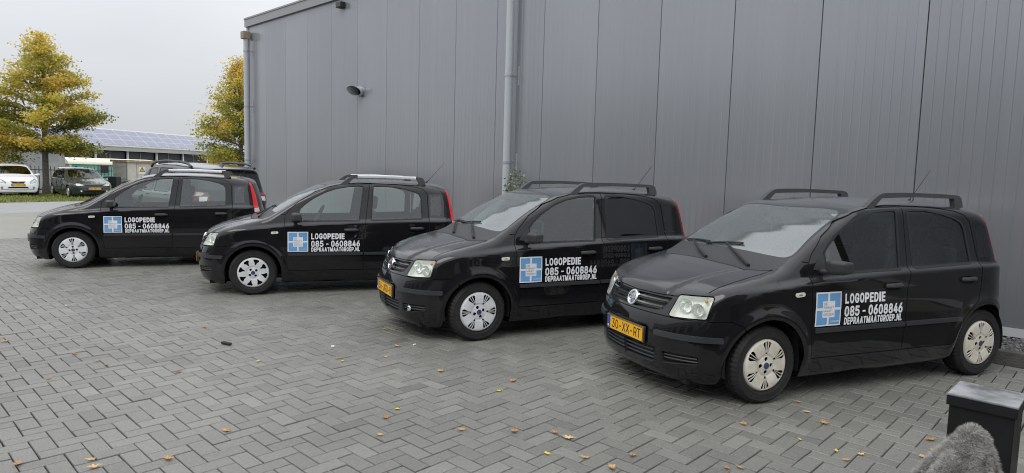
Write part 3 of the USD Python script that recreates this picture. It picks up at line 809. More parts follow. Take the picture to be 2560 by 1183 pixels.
# ------------------------------------------------------------------ the black hatchback (four of them)
prof = [(-.45, .125), (-.60, .140), (-.662, .18), (-.688, .25), (-.700, .33), (-.706, .40), (-.706, .47), (-.697, .52), (-.684, .565), (-.668, .605), (-.638, .655), (-.614, .70), (-.594, .738), (-.563, .770), (-.50, .805), (-.40, .845), (-.30, .880), (-.164, .918), (-.05, .945), (.04, .965), (.10, .986), (.197, 1.045), (.30, 1.114), (.413, 1.188), (.55, 1.265), (.678, 1.328), (.78, 1.374), (.88, 1.411), (1.0, 1.438), (1.2, 1.460), (1.5, 1.472), (1.8, 1.470), (2.1, 1.458), (2.3, 1.441), (2.43, 1.420), (2.51, 1.392), (2.558, 1.35), (2.588, 1.27), (2.622, 1.15), (2.655, 1.0), (2.69, .85), (2.715, .75), (2.735, .65), (2.775, .59), (2.79, .50), (2.785, .38), (2.75, .28), (2.66, .22), (2.3, .19), (1.0, .185), (0, .16)]
def panda_W(x, z):
    w = np.interp(z, [.10, .2, .3, .4, .5, .6, .7, .8], [.70, .745, .772, .782, .787, .790, .789, .785])
    zc = np.interp(x, [-.7, -.12, .37, 1.37, 2.2, 2.6], [.80, .818, .868, .917, .937, .932])
    t = z - zc
    fade = np.interp(x, [-.25, .1], [0., 1.])
    shelf = np.clip((t + .012) / .06, 0, 1); shelf = shelf * shelf * (3 - 2 * shelf)
    w = w - .046 * shelf * (.35 + .65 * fade) - .277 * np.maximum(t - .045, 0)
    w = w - .69 * np.maximum(-.05 - x, 0) ** 2 - .9 * np.maximum(x - 2.3, 0) ** 2
    for xc in (0., 2.3):
        r = np.hypot(x - xc, z - .285)
        w = w + .016 * np.exp(-((r - .365) / .040) ** 2) * np.clip((z - .15) / .2, 0, 1)
    return w
panda = Shell(prof, panda_W,
              ([-.7, -.5, -.35, 0, .3, .8, 1.2, 2.2, 2.6], [.85, .8, .4, .35, .45, .62, 0, 0, -.5]),
              ([-.7, -.5, 0, .3, .9, 1.2, 2.3, 2.6], [0, .02, .05, .04, .06, .11, .11, .08]),
              ([-.7, -.4, 0, .25, .4, .8, 1, 2.2, 2.6], [.14, .09, .07, .045, .035, .04, .065, .09, .12]), (-.80, .06), (2.86, .86, 1.54), bump=lambda x, y, z: -.020 * np.clip((.272 - y) / .02 + .5, 0, 1) * np.clip((.062 - np.abs(z - .432)) / .02 + .5, 0, 1) * (x < -.4) + .016 * np.clip((np.interp(x, [-.55, .05], [.33, .50]) - y) / .035 + .5, 0, 1) * np.clip((x + .60) / .04, 0, 1) * np.clip((.02 - x) / .06, 0, 1) * (z > .6))

FD = Polygon([(.412, .303), (.388, .50), (.376, .67), (.372, .80), (.368, .87), (.378, .99), (.427, 1.066), (.558, 1.187), (.743, 1.297), (.92, 1.368), (1.09, 1.405), (1.266, 1.422), (1.439, 1.424), (1.376, .935), (1.372, .875), (1.352, .80), (1.345, .70), (1.345, .303)])
RD = Polygon([(1.345, .303), (1.345, .70), (1.352, .80), (1.372, .875), (1.376, .935), (1.439, 1.424), (1.62, 1.420), (1.88, 1.404), (2.05, 1.385), (2.15, 1.354), (2.198, 1.295), (2.212, .95), (2.210, .76), (2.182, .665), (2.06, .565), (2.0, .468), (1.935, .345), (1.91, .303)])
FG = rounded(Polygon([(1.352, 1.381), (1.25, 1.379), (1.159, 1.372), (1.014, 1.343), (.867, 1.290), (.717, 1.208), (.61, 1.125), (.556, 1.07), (.556, .935), (1.287, .947)]), .012)
SAIL = Polygon([(.425, .955), (.540, .935), (.540, 1.060), (.47, 1.020)])
RG = rounded(Polygon([(1.490, 1.383), (1.70, 1.383), (1.87, 1.357), (2.01, 1.322), (2.082, 1.290), (2.108, 1.235), (2.112, .975), (1.452, .952)]), .012)
QB = rounded(Polygon([(2.222, 1.292), (2.50, 1.292), (2.57, .955), (2.222, .955)]), .012)
QC = rounded(Polygon([(2.25, 1.268), (2.385, 1.268), (2.392, 1.01), (2.237, 1.01)]), .02)
UA = np.array([[.7, .7, 0], [0, 0, 1.]])          # seen from the front corner
HA = np.array([[.5, .85, 0], [0, 0, 1.]])          # seen along the lamp's axis
RA = np.array([[.7, -.7, 0], [0, 0, 1.]])         # seen from the rear corner
HEAD = rounded(Polygon([(.106, .757), (.24, .768), (.372, .778), (.337, .617), (.20, .609), (.052, .604)]), .018)
GRILLE = Polygon([(-.001, .614), (.30, .626), (.355, .640), (.392, .728), (.06, .722), (-.001, .716)])
TAIL = rounded(Polygon([(1.318, 1.350), (1.350, 1.340), (1.410, 1.12), (1.447, .92), (1.455, .72), (1.292, .72), (1.288, .83), (1.304, 1.1)]), .012)

def split_panda():
    P = {}
    m = panda.mesh
    # wheel openings
    for xc in (0., 2.3):
        c = Point(xc, .285).buffer(.335, 32).union(sbox(xc - .335, -.1, xc + .335, .285))
        _, m = cut(m, c, 'side', lambda q, n: (q[:, 1] > .40) & (np.abs(n[:, 1]) > .12))
        _, m = cut(m, sbox(xc - .33, .42, xc + .33, .95), 'plan', lambda q, n: (n[:, 2] < -.5) & (q[:, 2] < .4))
    sidec = lambda q, n: (n[:, 1] > .12) & (q[:, 1] > .35)
    g = .0036
    # shut lines
    for ln in ([*FD.exterior.coords], [*RD.exterior.coords]):
        _, m = cut(m, LineString(ln).buffer(g, join_style=2), 'side', sidec)
    P['front_door'], m = cut(m, FD, 'side', sidec)
    P['rear_door'], m = cut(m, RD, 'side', sidec)
    d = P['front_door']
    P['front_window'], d = cut(d, FG, 'side'); P['front_seal'], d = cut(d, FG.buffer(.017, join_style=2), 'side'); P['sail'], d = cut(d, SAIL, 'side')
    P['front_door'] = d
    d = P['rear_door']
    P['rear_window'], d = cut(d, RG, 'side'); P['rear_seal'], d = cut(d, RG.buffer(.017, join_style=2), 'side')
    P['rear_door'] = d
    P['tail'], m = cut(m, TAIL, RA, lambda q, n: (q[:, 0] > 2.3) & (q[:, 1] > .3) & (n[:, 0] + n[:, 1] > .2))
    P['tail_white'], P['tail'] = cut(P['tail'], sbox(1.2, .868, 1.6, .928), RA)
    q, m = cut(m, QB, 'side', sidec)
    P['quarter_window'], P['quarter_black'] = cut(q, QC, 'side')
    # front end
    fr = lambda q, n: (q[:, 0] < -.15) & (q[:, 1] > .25) & (n @ np.array([-.85, .5, 0]) > .15)
    _, m = cut(m, HEAD.exterior.buffer(.004), HA, fr)
    P['head'], m = cut(m, HEAD, HA, fr)
    fa = lambda q, n: (q[:, 0] < -.35) & (n[:, 0] < -.15)
    P['grille'], m = cut(m, GRILLE, 'front', fa)
    hl = LineString([(-.01, .728), (.06, .732), (.40, .742), (.46, .752)])
    _, m = cut(m, hl.buffer(.0035), 'front', lambda q, n: (q[:, 0] < -.40) & (n[:, 0] < -.1))
    bl = [(-.60, .600), (-.2, .600), (.06, .599), (.12, .601), (.308, .611), (.386, .578), (.41, .53), (.45, .48)]
    bc = lambda q, n: (q[:, 0] < -.10) & (q[:, 2] < .68)
    _, m = cut(m, LineString(bl).buffer(.0032), UA, bc)
    b, m = cut(m, Polygon(bl + [(.47, .0), (-.7, .0)]), UA, bc)
    fb = lambda q, n: (q[:, 0] < -.3) & (n[:, 0] < -.25)
    P['intake'], b = cut(b, rounded(Polygon([(-.3, .235), (.33, .245), (.365, .365), (-.3, .365)]), .012), 'front', fb)
    P['fog'], b = cut(b, rounded(Polygon([(.42, .262), (.63, .290), (.64, .350), (.415, .350)]), .012), 'front', fb)
    P['pad'], b = cut(b, rounded(Polygon([(-.24, .457), (.262, .455), (.262, .495), (-.215, .497)]), .012), UA, lambda q, n: (q[:, 0] < -.2) & (q[:, 1] > .345))
    P['front_bumper'] = b
    hood = Polygon([(-.040, -.01), (-.048, .25), (-.028, .47), (.07, .600), (.12, .645), (.02, .652), (-.18, .642), (-.40, .612), (-.52, .56), (-.75, .45), (-.75, -.01)])
    hc = lambda q, n: (n[:, 2] > .05) & (q[:, 2] > .72) & (q[:, 0] < .2)
    hc2 = lambda q, n: (n[:, 2] > .15) & (q[:, 2] > .72) & (q[:, 0] < .2)
    _, m = cut(m, LineString([(-.040, -.01), (-.048, .25), (-.028, .47), (.07, .600), (.12, .645), (.02, .652), (-.18, .642), (-.405, .612)]).buffer(.0045), 'plan', hc2)
    P['bonnet'], m = cut(m, hood, 'plan', hc)
    # windscreen and cowl
    wsg = smooth_poly([(.205, -.3), (.205, .05), (.212, .28), (.232, .47), (.262, .60), (.31, .635), (.40, .618), (.53, .592), (.67, .568), (.80, .548), (.872, .525), (.872, .42), (.825, .22), (.800, .05), (.795, -.3)], 1)
    wc = lambda q, n: (n[:, 2] > -.2) & (q[:, 0] > -.06) & (q[:, 0] < 1.1) & (q[:, 2] > .88)
    P['windscreen'], m = cut(m, wsg, 'plan', wc)
    P['frit'], m = cut(m, wsg.buffer(.022), 'plan', wc)
    cowl = Polygon([(-.04, -.01), (-.048, .25), (-.028, .47), (.07, .600), (.12, .645), (.2, .655), (.27, .645), (.30, .6), (.28, .3), (.26, -.01)])
    P['cowl'], m = cut(m, cowl, 'plan', wc)
    # wing
    _, m = cut(m, LineString([(.33, 1.012), (.40, 1.004)]).buffer(.0035), 'side', sidec)
    P['front_wing'], m = cut(m, Polygon([(-.75, .3), (-.75, 1.0), (.1, 1.02), (.33, 1.012), (.40, 1.006), (.374, .86), (.376, .67), (.392, .5), (.415, .28), (.30, .2)]), 'side', lambda q, n: (q[:, 0] < .45) & (q[:, 1] > .3) & (n[:, 2] > -.6))
    # roof, tailgate, rear bumper
    P['roof'], m = cut(m, Polygon([(.70, -.01), (.70, .40), (.88, .545), (1.4, .548), (2.2, .545), (2.5, .50), (2.5, -.01)]), 'plan', lambda q, n: (n[:, 2] > .5) & (q[:, 2] > 1.2))
    rb = lambda q, n: (q[:, 0] > 2.4) & (n[:, 0] > .2)
    P['rear_screen'], m = cut(m, rounded(Polygon([(-.3, .945), (.585, .955), (.56, 1.20), (.53, 1.325), (-.3, 1.335)]), .02), 'front', rb)
    _, m = cut(m, LineString([(-.3, .62), (.56, .62), (.60, .72)]).buffer(.004), 'front', rb)
    P['tailgate'], m = cut(m, Polygon([(-.3, .62), (.56, .62), (.61, .72), (.59, 1.36), (-.3, 1.42)]), 'front', rb)
    P['rear_bumper'], m = cut(m, Polygon([(1.2, .12), (2.6, .12), (2.6, .655), (1.2, .655)]), RA, lambda q, n: (q[:, 0] > 2.45) & (q[:, 2] < .7))
    P['body_shell'] = m
    # mouldings on the doors
    st = sbox(.415, .497, 1.336, .531), sbox(1.354, .497, 1.985, .531)
    P['strip_f'], P['front_door'] = cut(P['front_door'], rounded(st[0], .006), 'side')
    P['strip_r'], P['rear_door'] = cut(P['rear_door'], rounded(st[1], .006), 'side')
    for nm, hx, hz, dd in (('cup_f', 1.19, .812, 'front_door'), ('cup_r', 2.045, .833, 'rear_door')):
        c = affinity.scale(Point(hx, hz).buffer(1, 16), .088, .030)
        P[nm], P[dd] = cut(P[dd], c, 'side')
    P['repeater'], P['front_wing'] = cut(P['front_wing'], LineString([(.228, .784), (.284, .787)]).buffer(.0155), 'side', lambda q, n: n[:, 1] > .3)
    return P
PP = split_panda()

def inner_shell():
    """matt lining behind the panels, with the windows left open"""
    m = panda.mesh
    sidec = lambda q, n: (n[:, 1] > .12) & (q[:, 1] > .35)
    for pl in (FG.buffer(.03), RG.buffer(.03), QC.buffer(.06)): _, m = cut(m, pl, 'side', sidec)
    _, m = cut(m, smooth_poly([(.20, -.3), (.20, .10), (.21, .30), (.24, .50), (.26, .63), (.31, .655), (.40, .64), (.53, .612), (.67, .59), (.82, .565), (.90, .54), (.89, .42), (.84, .22), (.81, .10), (.81, -.3)], 1), 'plan', lambda q, n: (n[:, 2] > .1) & (q[:, 0] > -.1) & (q[:, 0] < 1.2))
    _, m = cut(m, Polygon([(-.3, .94), (.60, .95), (.58, 1.20), (.55, 1.34), (-.3, 1.35)]), 'front', lambda q, n: (q[:, 0] > 2.4) & (n[:, 0] > .2))
    for xc in (0., 2.3):
        c = Point(xc, .285).buffer(.345, 24).union(sbox(xc - .345, -.1, xc + .345, .285))
        _, m = cut(m, c, 'side', lambda q, n: (q[:, 1] > .40) & (np.abs(n[:, 1]) > .12))
        _, m = cut(m, sbox(xc - .345, .42, xc + .345, .95), 'plan', lambda q, n: (n[:, 2] < -.5) & (q[:, 2] < .4))
    for ax_, pl, cd in ((HA, HEAD.buffer(.01), lambda q, n: (q[:, 0] < -.15) & (q[:, 1] > .25)), ('front', GRILLE.buffer(.01), lambda q, n: (q[:, 0] < -.35) & (n[:, 0] < -.15)), ('front', sbox(-.3, .22, .66, .37), lambda q, n: (q[:, 0] < -.3) & (n[:, 0] < -.25))):
        _, m = cut(m, pl, ax_, cd)
    return both(offset(m, -.016))
LINING = inner_shell()

def arch_liner(xc):
    """dark wheel housing"""
    th = np.linspace(-.25, PI + .25, 30); R = .338
    ys = np.array([.46, .62, .735])
    V = np.array([[xc + R * math.cos(t), y, .285 + R * math.sin(t)] for y in ys for t in th])
    n = len(th); F = []
    for j in range(2):
        for i in range(n - 1):
            a = j * n + i; F += [(a, a + 1, a + n), (a + 1, a + n + 1, a + n)]
    c = len(V); V = np.vstack([V, [xc, .46, .285]])
    F += [(c, i, i + 1) for i in range(n - 1)]
    return vnf(trimesh.Trimesh(V, F, process=False), False)

def side_text(poly_mesh, x0, z0, d=.0022):
    """planar lettering (x right, y up) laid on the left flank"""
    v = np.array(poly_mesh.vertices); X, Z = x0 + v[:, 0], z0 + v[:, 1]
    y = panda.y_at(X, Z) + d + v[:, 2]
    m = trimesh.Trimesh(np.stack([X, y, Z], 1), poly_mesh.faces[:, ::-1], process=False)
    return vnf(m, False)

def flat_decal(poly, x0, z0, d):
    v, f = trimesh.creation.triangulate_polygon(poly, engine='earcut')
    v, f = trimesh.remesh.subdivide_to_size(np.column_stack([v, np.zeros(len(v))]), f, .05)
    return side_text(trimesh.Trimesh(v, f, process=False), x0, z0, d)

def decal_set():
    D = []
    w, h = .247, .252
    def R(a, b, c, d): return sbox(a * w, h - d * h, c * w, h - b * h)
    white = R(0, 0, 1, 1)
    blues = [R(.045, .045, .455, .455), R(.535, .045, .955, .455), R(.045, .535, .455, .955), R(.535, .535, .955, .955)]
    centre = R(.27, .27, .74, .74)
    D.append(('sticker_sheet', flat_decal(white, .409, .544, .0012), 'decal_white'))
    for b in blues: D.append(('blue_square', flat_decal(b.difference(centre.buffer(.002)), .409, .544, .0022), 'decal_blue'))
    for i, t in enumerate(('DE', 'PRAAT', 'MAAT', 'GROEP')):
        wd = {2: .036, 4: .079, 5: .100}[len(t)]
        D.append(('small_lettering', side_text(text_box(t, wd, .0165, .0008, False), .409 + .30 * w, .544 + h * (1 - .375 - .105 * i) , .0024), 'decal_grey'))
    D.append(('small_lettering', side_text(text_box('LOGOPEDIE', .080, .0125, .0008, False), .409 + .60 * w, .544 + h * .10, .0034), 'decal_white'))
    D.append(('lettering', side_text(bold_box('LOGOPEDIE', .413, .075, .0012, .0022, .06), .692, .702), 'decal_white'))
    D.append(('lettering', side_text(bold_box('085 - 0608846', .608, .079, .0012, .0022, .06), .692, .604), 'decal_white'))
    D.append(('lettering', side_text(bold_box('DEPRAATMAATGROEP.NL', .606, .055, .0012, .0016, .06), .694, .543), 'decal_white'))
    return D
DECALS = decal_set()

def plate(parent, text, loc, yaw=0., w=.52, h=.11, name='number_plate', tilt=0.):
    """Dutch plate facing -x of a frame given in the flipped car space (facing +x)"""
    def P(m): return T(m, loc, rz=yaw)
    def f(m):       # plate plane: local x right (as read), y up, z out  ->  car space facing +x: right = +y ... reading direction
        q = m.copy(); v = q.vertices
        q.vertices = np.stack([v[:, 2], v[:, 0], v[:, 1]], 1); return P(q)
    base = T(trimesh.creation.box((w, h, .008)), (0, 0, 0))
    p = put(parent, name, f(base), 'plate_yellow')
    rim = extr(rounded(sbox(-w / 2, -h / 2, w / 2, h / 2), .012).difference(rounded(sbox(-w / 2 + .004, -h / 2 + .004, w / 2 - .004, h / 2 - .004), .01)), .002)
    put(p, 'plate_rim', f(T(rim, (0, 0, .0042))), 'plate_black')
    put(p, 'country_band', f(T(trimesh.creation.box((.045, h - .012, .001)), (-w / 2 + .028, 0, .0047))), 'plate_blue')
    put(p, 'country_letters', f(T(text_box('NL', .024, .017, .001), (-w / 2 + .017, -h / 2 + .016, .0055))), 'decal_white')
    if text:
        tw = w - .11
        put(p, 'plate_lettering', f(T(text_box(text, tw, h * .66, .001, False), (-tw / 2 + .024, -h * .33, .0045))), 'plate_black')
    return p

def rail_mesh(ins=False):
    out = smooth_poly([(1.045, 1.385), (1.10, 1.435), (1.205, 1.512), (1.27, 1.525), (1.62, 1.530), (2.06, 1.520), (2.15, 1.510), (2.175, 1.47), (2.20, 1.385)], 2)
    inn = rounded(Polygon([(1.150, 1.40), (1.234, 1.482), (1.62, 1.494), (2.076, 1.486), (2.100, 1.40)]), .012)
    m = T(extr(out.difference(inn), .046), rx=PI / 2)          # x, -y.. -> spans y in [-.046, 0]
    m.apply_translation((0, .591, 0))
    return m
RAIL = rail_mesh()
def rail_insert():
    t = np.linspace(1.285, 2.055, 14); z = np.interp(t, [1.2, 1.27, 1.62, 2.06, 2.15], [1.512, 1.5255, 1.5305, 1.5205, 1.512])
    V, F = [], []
    for x, zz in zip(t, z):
        V += [(x, .594, zz - .034), (x, .5945, zz - .008), (x, .588, zz + .003), (x, .552, zz + .004), (x, .543, zz - .004)]
    for i in range(len(t) - 1):
        for k in range(4):
            a = i * 5 + k; F += [(a, a + 1, a + 5), (a + 1, a + 6, a + 5)]
    m = trimesh.Trimesh(V, F, process=False)
    v, n, f = vnf(m, 40)
    if (n[:, 2].mean()) < 0: n = -n; f = f[:, ::-1]
    return v, n, f
RAIL_INSERT = rail_insert()

def seat(x, y, w=.50):
    S = [hull([(x - .02, y + a * (w / 2 - .07), .44, .07) for a in (-1, 1)] + [(x + .42, y + a * (w / 2 - .08), .42, .07) for a in (-1, 1)]),
         hull([(x + .40, y + a * (w / 2 - .07), .46, .06) for a in (-1, 1)] + [(x + .56, y + a * (w / 2 - .11), 1.02, .045) for a in (-1, 1)])]
    return S, hull([(x + .585, y + a * .085, 1.115, .045) for a in (-1, 1)] + [(x + .60, y + a * .075, 1.21, .04) for a in (-1, 1)])

def make_panda(label, x, y, a, kind):
    """kind: dict(cap, hub, phase, rails, plate, fog, dark_rear, badge)"""
    t = thing('parked_car', label, 'car', (x, y, 0), a + PI, 'black hatchbacks parked along the hall')
    def two(name, mesh, mt, lab=None):
        put(t, name, flipx(mesh), mt, lab); return put(t, name, flipx(mirror_y(mesh)), mt, lab)
    def one(name, mesh, mt, parent=None, lab=None): return put(parent or t, name, flipx(mesh), mt, lab)
    def cen(name, key, mt): return one(name, both(PP[key]), mt)
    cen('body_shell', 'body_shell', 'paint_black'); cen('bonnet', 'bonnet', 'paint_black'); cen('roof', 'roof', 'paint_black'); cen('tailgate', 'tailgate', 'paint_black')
    cen('windscreen', 'windscreen', 'glass_wet'); cen('windscreen_border', 'frit', 'trim'); cen('cowl_panel', 'cowl', 'trim'); cen('rear_screen', 'rear_screen', 'glass_dark')
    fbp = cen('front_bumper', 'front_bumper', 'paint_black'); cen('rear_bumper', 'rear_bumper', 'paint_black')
    one('lining', LINING, 'interior')
    for s in (1, -1):
        S = (lambda m: flipx(m)) if s > 0 else (lambda m: flipx(mirror_y(m)))
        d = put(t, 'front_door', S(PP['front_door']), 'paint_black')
        put(d, 'window', S(offset(PP['front_window'], -.006)), 'glass')
        put(d, 'window_seal', S(raised(PP['front_seal'], .002, -.012)), 'rubber')
        put(d, 'mirror_base', S(raised(PP['sail'], .004)), 'trim')
        put(d, 'rub_strip', S(raised(PP['strip_f'], .013)), 'strip')
        put(d, 'handle_cup', S(recessed(PP['cup_f'], .016)), 'paint_black')
        yy = panda.y_at([1.19], [.815])[0]
        put(d, 'door_handle', S(vnf(hull([(1.112, yy + .010, .816, .013), (1.112, yy + .010, .826, .011), (1.15, yy + .026, .817, .013), (1.15, yy + .024, .829, .011), (1.245, yy + .024, .818, .013), (1.245, yy + .022, .830, .011), (1.272, yy + .010, .820, .012)]), 40)), 'trim')
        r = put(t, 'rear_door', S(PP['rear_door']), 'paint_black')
        put(r, 'window', S(offset(PP['rear_window'], -.006)), 'glass_dark' if kind.get('dark_rear') else 'glass')
        put(r, 'window_seal', S(raised(PP['rear_seal'], .002, -.012)), 'rubber')
        put(r, 'rub_strip', S(raised(PP['strip_r'], .013)), 'strip')
        put(r, 'handle_cup', S(recessed(PP['cup_r'], .016)), 'paint_black')
        yy = panda.y_at([2.045], [.835])[0]
        put(r, 'door_handle', S(vnf(hull([(1.967, yy + .010, .836, .013), (1.967, yy + .010, .846, .011), (2.005, yy + .026, .837, .013), (2.005, yy + .024, .849, .011), (2.10, yy + .024, .838, .013), (2.10, yy + .022, .850, .011), (2.127, yy + .010, .840, .012)]), 40)), 'trim')
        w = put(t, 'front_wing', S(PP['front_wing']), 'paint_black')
        put(w, 'side_repeater', S(raised(PP['repeater'], .006)), 'cream_lens')
        put(w, 'repeater_centre', S(mv(vnf(rbox((.034, .006, .010), .003), 30), (.256, panda.y_at([.256], [.786])[0] + .006, .786))), 'chrome_dull')
        qw = put(t, 'quarter_panel', S(PP['quarter_black']), 'glass_dark')
        put(qw, 'quarter_window', S(offset(PP['quarter_window'], -.001)), 'glass_dark' if kind.get('dark_rear') else 'glass')
        tl = put(t, 'tail_light', S(raised(PP['tail'], .006)), 'red_lens')
        put(tl, 'reversing_lens', S(raised(PP['tail_white'], .006)), 'white_lens')
        h = put(t, 'headlight', S(offset(PP['head'], .001)), 'lens')
        put(h, 'reflector', S(recessed(PP['head'], .055)), 'reflector_white')
        for (u_, z_, rr, dp) in ((.262, .672, .047, .05), (.165, .690, .052, .06)):
            bowl = lathe([(rr, 0), (rr * .92, -.014), (rr * .7, -.030), (rr * .35, -.042), (.012, -.044), (.011, -.02), (0.0005, -.018)], 28)
            bv = bowl.vertices; dirv = np.array([-.85, .5, 0]); dirv /= np.linalg.norm(dirv); tan = np.array([.5, .85, 0]) / np.linalg.norm([.5, .85, 0])
            base = panda.hit(np.array([tan * (u_ / .986) + np.array([0, 0, z_]) + dirv * (-.2)]), dirv, 0, 1.0)[0] - dirv * .018
            q = base + bv[:, :1] * tan + bv[:, 1:2] * np.array([0, 0, 1.]) + bv[:, 2:] * dirv
            mm = trimesh.Trimesh(q, bowl.faces, process=False)
            put(h, 'lamp_bowl', S(vnf(mm, 40)), 'reflector')
            if u_ > .2:
                b = base + tan * .05 + np.array([0, 0, .062]); put(h, 'indicator_bulb', S(vnf(T(trimesh.creation.icosphere(2, .012), b - dirv * .030), True)), 'amber')
        put(fbp, 'bumper_pad', S(raised(PP['pad'], .014)), 'strip')
        put(fbp, 'fog_recess', S(recessed(PP['fog'], .045)), 'trim')
        fz = [.283, .312, .336]
        for z_ in (.305, .328):
            ys = np.linspace(.425, .625, 9); base = panda.hit(np.stack([np.full(9, .2), ys, np.full(9, z_ + (ys[0] - .42) * .1)], 1), (-1, 0, 0), 0, 1.2)
            put(fbp, 'fog_slat', S(vnf(tube(base + np.array([.015, 0, 0]), .006, 6), 40)), 'trim')
        if kind.get('fog'):
            base = panda.hit(np.array([[.2, .47, .307]]), (-1, 0, 0), 0, 1.2)[0]
            fl = T(lathe([(.030, .0), (.034, -.01), (.033, -.02), (.0005, -.012)][::-1], 24), (0, 0, 0), ry=-PI / 2); fl.apply_translation(base + (.012, 0, 0))
            put(fbp, 'fog_light', S(vnf(fl, 40)), 'reflector')
        # mirror
        mir = vnf(T(hull([(.505, .795, .970, .022), (.505, .795, 1.005, .025), (.487, .845, .962, .030), (.487, .845, 1.008, .034), (.510, .910, .968, .030), (.510, .910, 1.008, .032), (.560, .795, .958, .013), (.560, .795, 1.022, .013), (.565, .930, .962, .013), (.565, .930, 1.018, .013)], 24)), 60)
        mp = put(t, 'mirror', S(mir), 'trim')
        put(mp, 'mirror_glass', S(vnf(rbox((.004, .130, .062), .002, (.5775, .862, .99)), 30)), 'chrome')
        put(mp, 'mirror_foot', S(vnf(hull([(.50, .740, .940, .022), (.50, .80, .945, .014), (.53, .83, .945, .012)]), 40)), 'trim')
        rl = put(t, 'roof_rail', S(vnf(RAIL, 30)), 'rail_grey')
        if kind.get('rails') == 'silver': put(rl, 'rail_insert', S(RAIL_INSERT), 'silver', 'silver rail cover')
        for xc in (0., 2.3):
            one('wheel_housing', arch_liner(xc) if s > 0 else mirror_y(arch_liner(xc)), 'dark')
            wheel_parts(t, kind['cap'], kind['hub'], kind['phase'] + (0 if xc == 0 else kind.get('dphase', 13)), xc, s, twist=kind.get('twist', 0))
        if True:
            for nm, m, mt in DECALS:
                if s > 0: put(t, nm, flipx(m), mt)
                else:
                    c = mirror_y(m); v = c[0].copy(); v[:, 0] = 1.71 - v[:, 0]; put(t, nm, flipx((v, c[1], c[2][:, ::-1])), mt)
    # grille
    gr = one('grille', both(recessed(PP['grille'], .035)), 'trim')
    for z_, y1 in ((.700, .375), (.655, .345)):
        ys = np.linspace(-y1, y1, 25); b = panda.hit(np.stack([np.full(25, .2), ys, z_ + .03 * ys ** 2], 1), (-1, 0, 0), 0, 1.2)
        V = np.concatenate([b + (.004, 0, .007), b + (-.006, 0, .0065), b + (-.007, 0, -.0065), b + (.003, 0, -.007)]); n = 25; F = []
        for j in range(3):
            for i in range(n - 1):
                a_ = j * n + i; F += [(a_, a_ + 1, a_ + n), (a_ + 1, a_ + n + 1, a_ + n)]
        m = trimesh.Trimesh(V, F, process=False); v, nn, f = vnf(m, 20)
        if nn[:, 0].mean() > 0: nn = -nn; f = f[:, ::-1]
        one('grille_bar', (v, nn, f), 'chrome', gr)
    for z_ in (.680, .636):
        ys = np.linspace(-.34, .34, 15); b = panda.hit(np.stack([np.full(15, .2), ys, z_ + .03 * ys ** 2], 1), (-1, 0, 0), 0, 1.2)
        one('grille_slat', vnf(tube(b + (.012, 0, 0), .007, 6), 40), 'trim', gr)
    bz = .668; bxp = panda.hit(np.array([[.2, 0, bz]]), (-1, 0, 0), 0, 1.2)[0]
    tilt = .35
    def badge(m): return vnf(T(T(m, (0, 0, 0), ry=-PI / 2 + tilt), bxp + (-.006, 0, 0)), 40)
    bd = one('badge', badge(lathe([(.0625, -.02), (.0625, .004), (.058, .009), (.050, .009), (.046, .004), (.046, -.002)], 40)), 'chrome', gr)
    one('badge_disc', badge(lathe([(.0465, -.003), (.03, .002), (.0005, .003)], 32)), kind.get('badge', 'chrome_dull'), gr)
    tb = text_box('FIAT', .056, .044, .0015, False)
    tv = tb.vertices; q = T(trimesh.Trimesh(np.stack([tv[:, 2] * -1, -(tv[:, 0] - .028) * -1 * -1, tv[:, 1] - .022], 1), tb.faces, process=False), (0, 0, 0), ry=tilt)
    q.apply_translation(bxp + (-.011, 0, .0)); one('badge_letters', vnf(T(trimesh.Trimesh(q.vertices * (1, -1, 1) + (0, 0, 0), q.faces, process=False))), 'chrome', gr)
    one('lower_intake', both(recessed(PP['intake'], .05)), 'trim', fbp)
    for z_ in (.275, .305, .335):
        ys = np.linspace(-.33, .33, 15); b = panda.hit(np.stack([np.full(15, .2), ys, np.full(15, z_)], 1), (-1, 0, 0), 0, 1.2)
        one('intake_slat', vnf(tube(b + (.02, 0, 0), .007, 6), 40), 'trim', fbp)
    px_ = panda.hit(np.array([[.2, .2, .43]]), (-1, 0, 0), 0, 1.2)[0][0]
    plate(t, kind.get('plate'), (.703, 0, .432))
    one('plate_holder', vnf(rbox((.02, .535, .122), .006, (-.694, 0, .432)), 30), 'trim', fbp)
    # antenna, wipers, exhaust
    one('antenna', vnf(trimesh.util.concatenate([tube([(2.30, 0, 1.437), (2.335, 0, 1.462)], [.014, .008], 8), tube([(2.33, 0, 1.458), (2.575, 0, 1.735)], [.0035, .002], 6)]), 40), 'rubber')
    for arm, blade in ((((.055, .47), (.12, .27), (.215, .02)), ((.255, .17), (.205, -.22))), (((.02, .02), (.10, -.18), (.225, -.42)), ((.225, -.20), (.265, -.56)))):
        pts = np.array([panda.hit(np.array([[q[0], q[1], .5]]), (0, 0, 1), 0, 1.2)[0] + (0, 0, h_) for q, h_ in zip(arm, (.012, .030, .028))])
        wp = one('wiper', vnf(tube(pts, [.013, .010, .007], 8), 40), 'rubber')
        bl = np.stack([np.linspace(blade[0][0], blade[1][0], 9), np.linspace(blade[0][1], blade[1][1], 9), np.full(9, .5)], 1)
        bl = panda.hit(bl, (0, 0, 1), 0, 1.2) + (0, 0, .014)
        one('wiper_blade', vnf(tube(bl, .009, 6), 40), 'rubber', wp)
    # interior
    for s in (1, -1):
        S2, hr = seat(.93, s * .34)
        st = one('front_seat', vnf(trimesh.util.concatenate(S2), 50), 'seat_cloth'); one('headrest', vnf(hr, 50), 'seat_cloth', st)
    S2, hr = seat(1.72, 0, 1.15)
    st = one('rear_seat', vnf(trimesh.util.concatenate(S2), 50), 'seat_cloth')
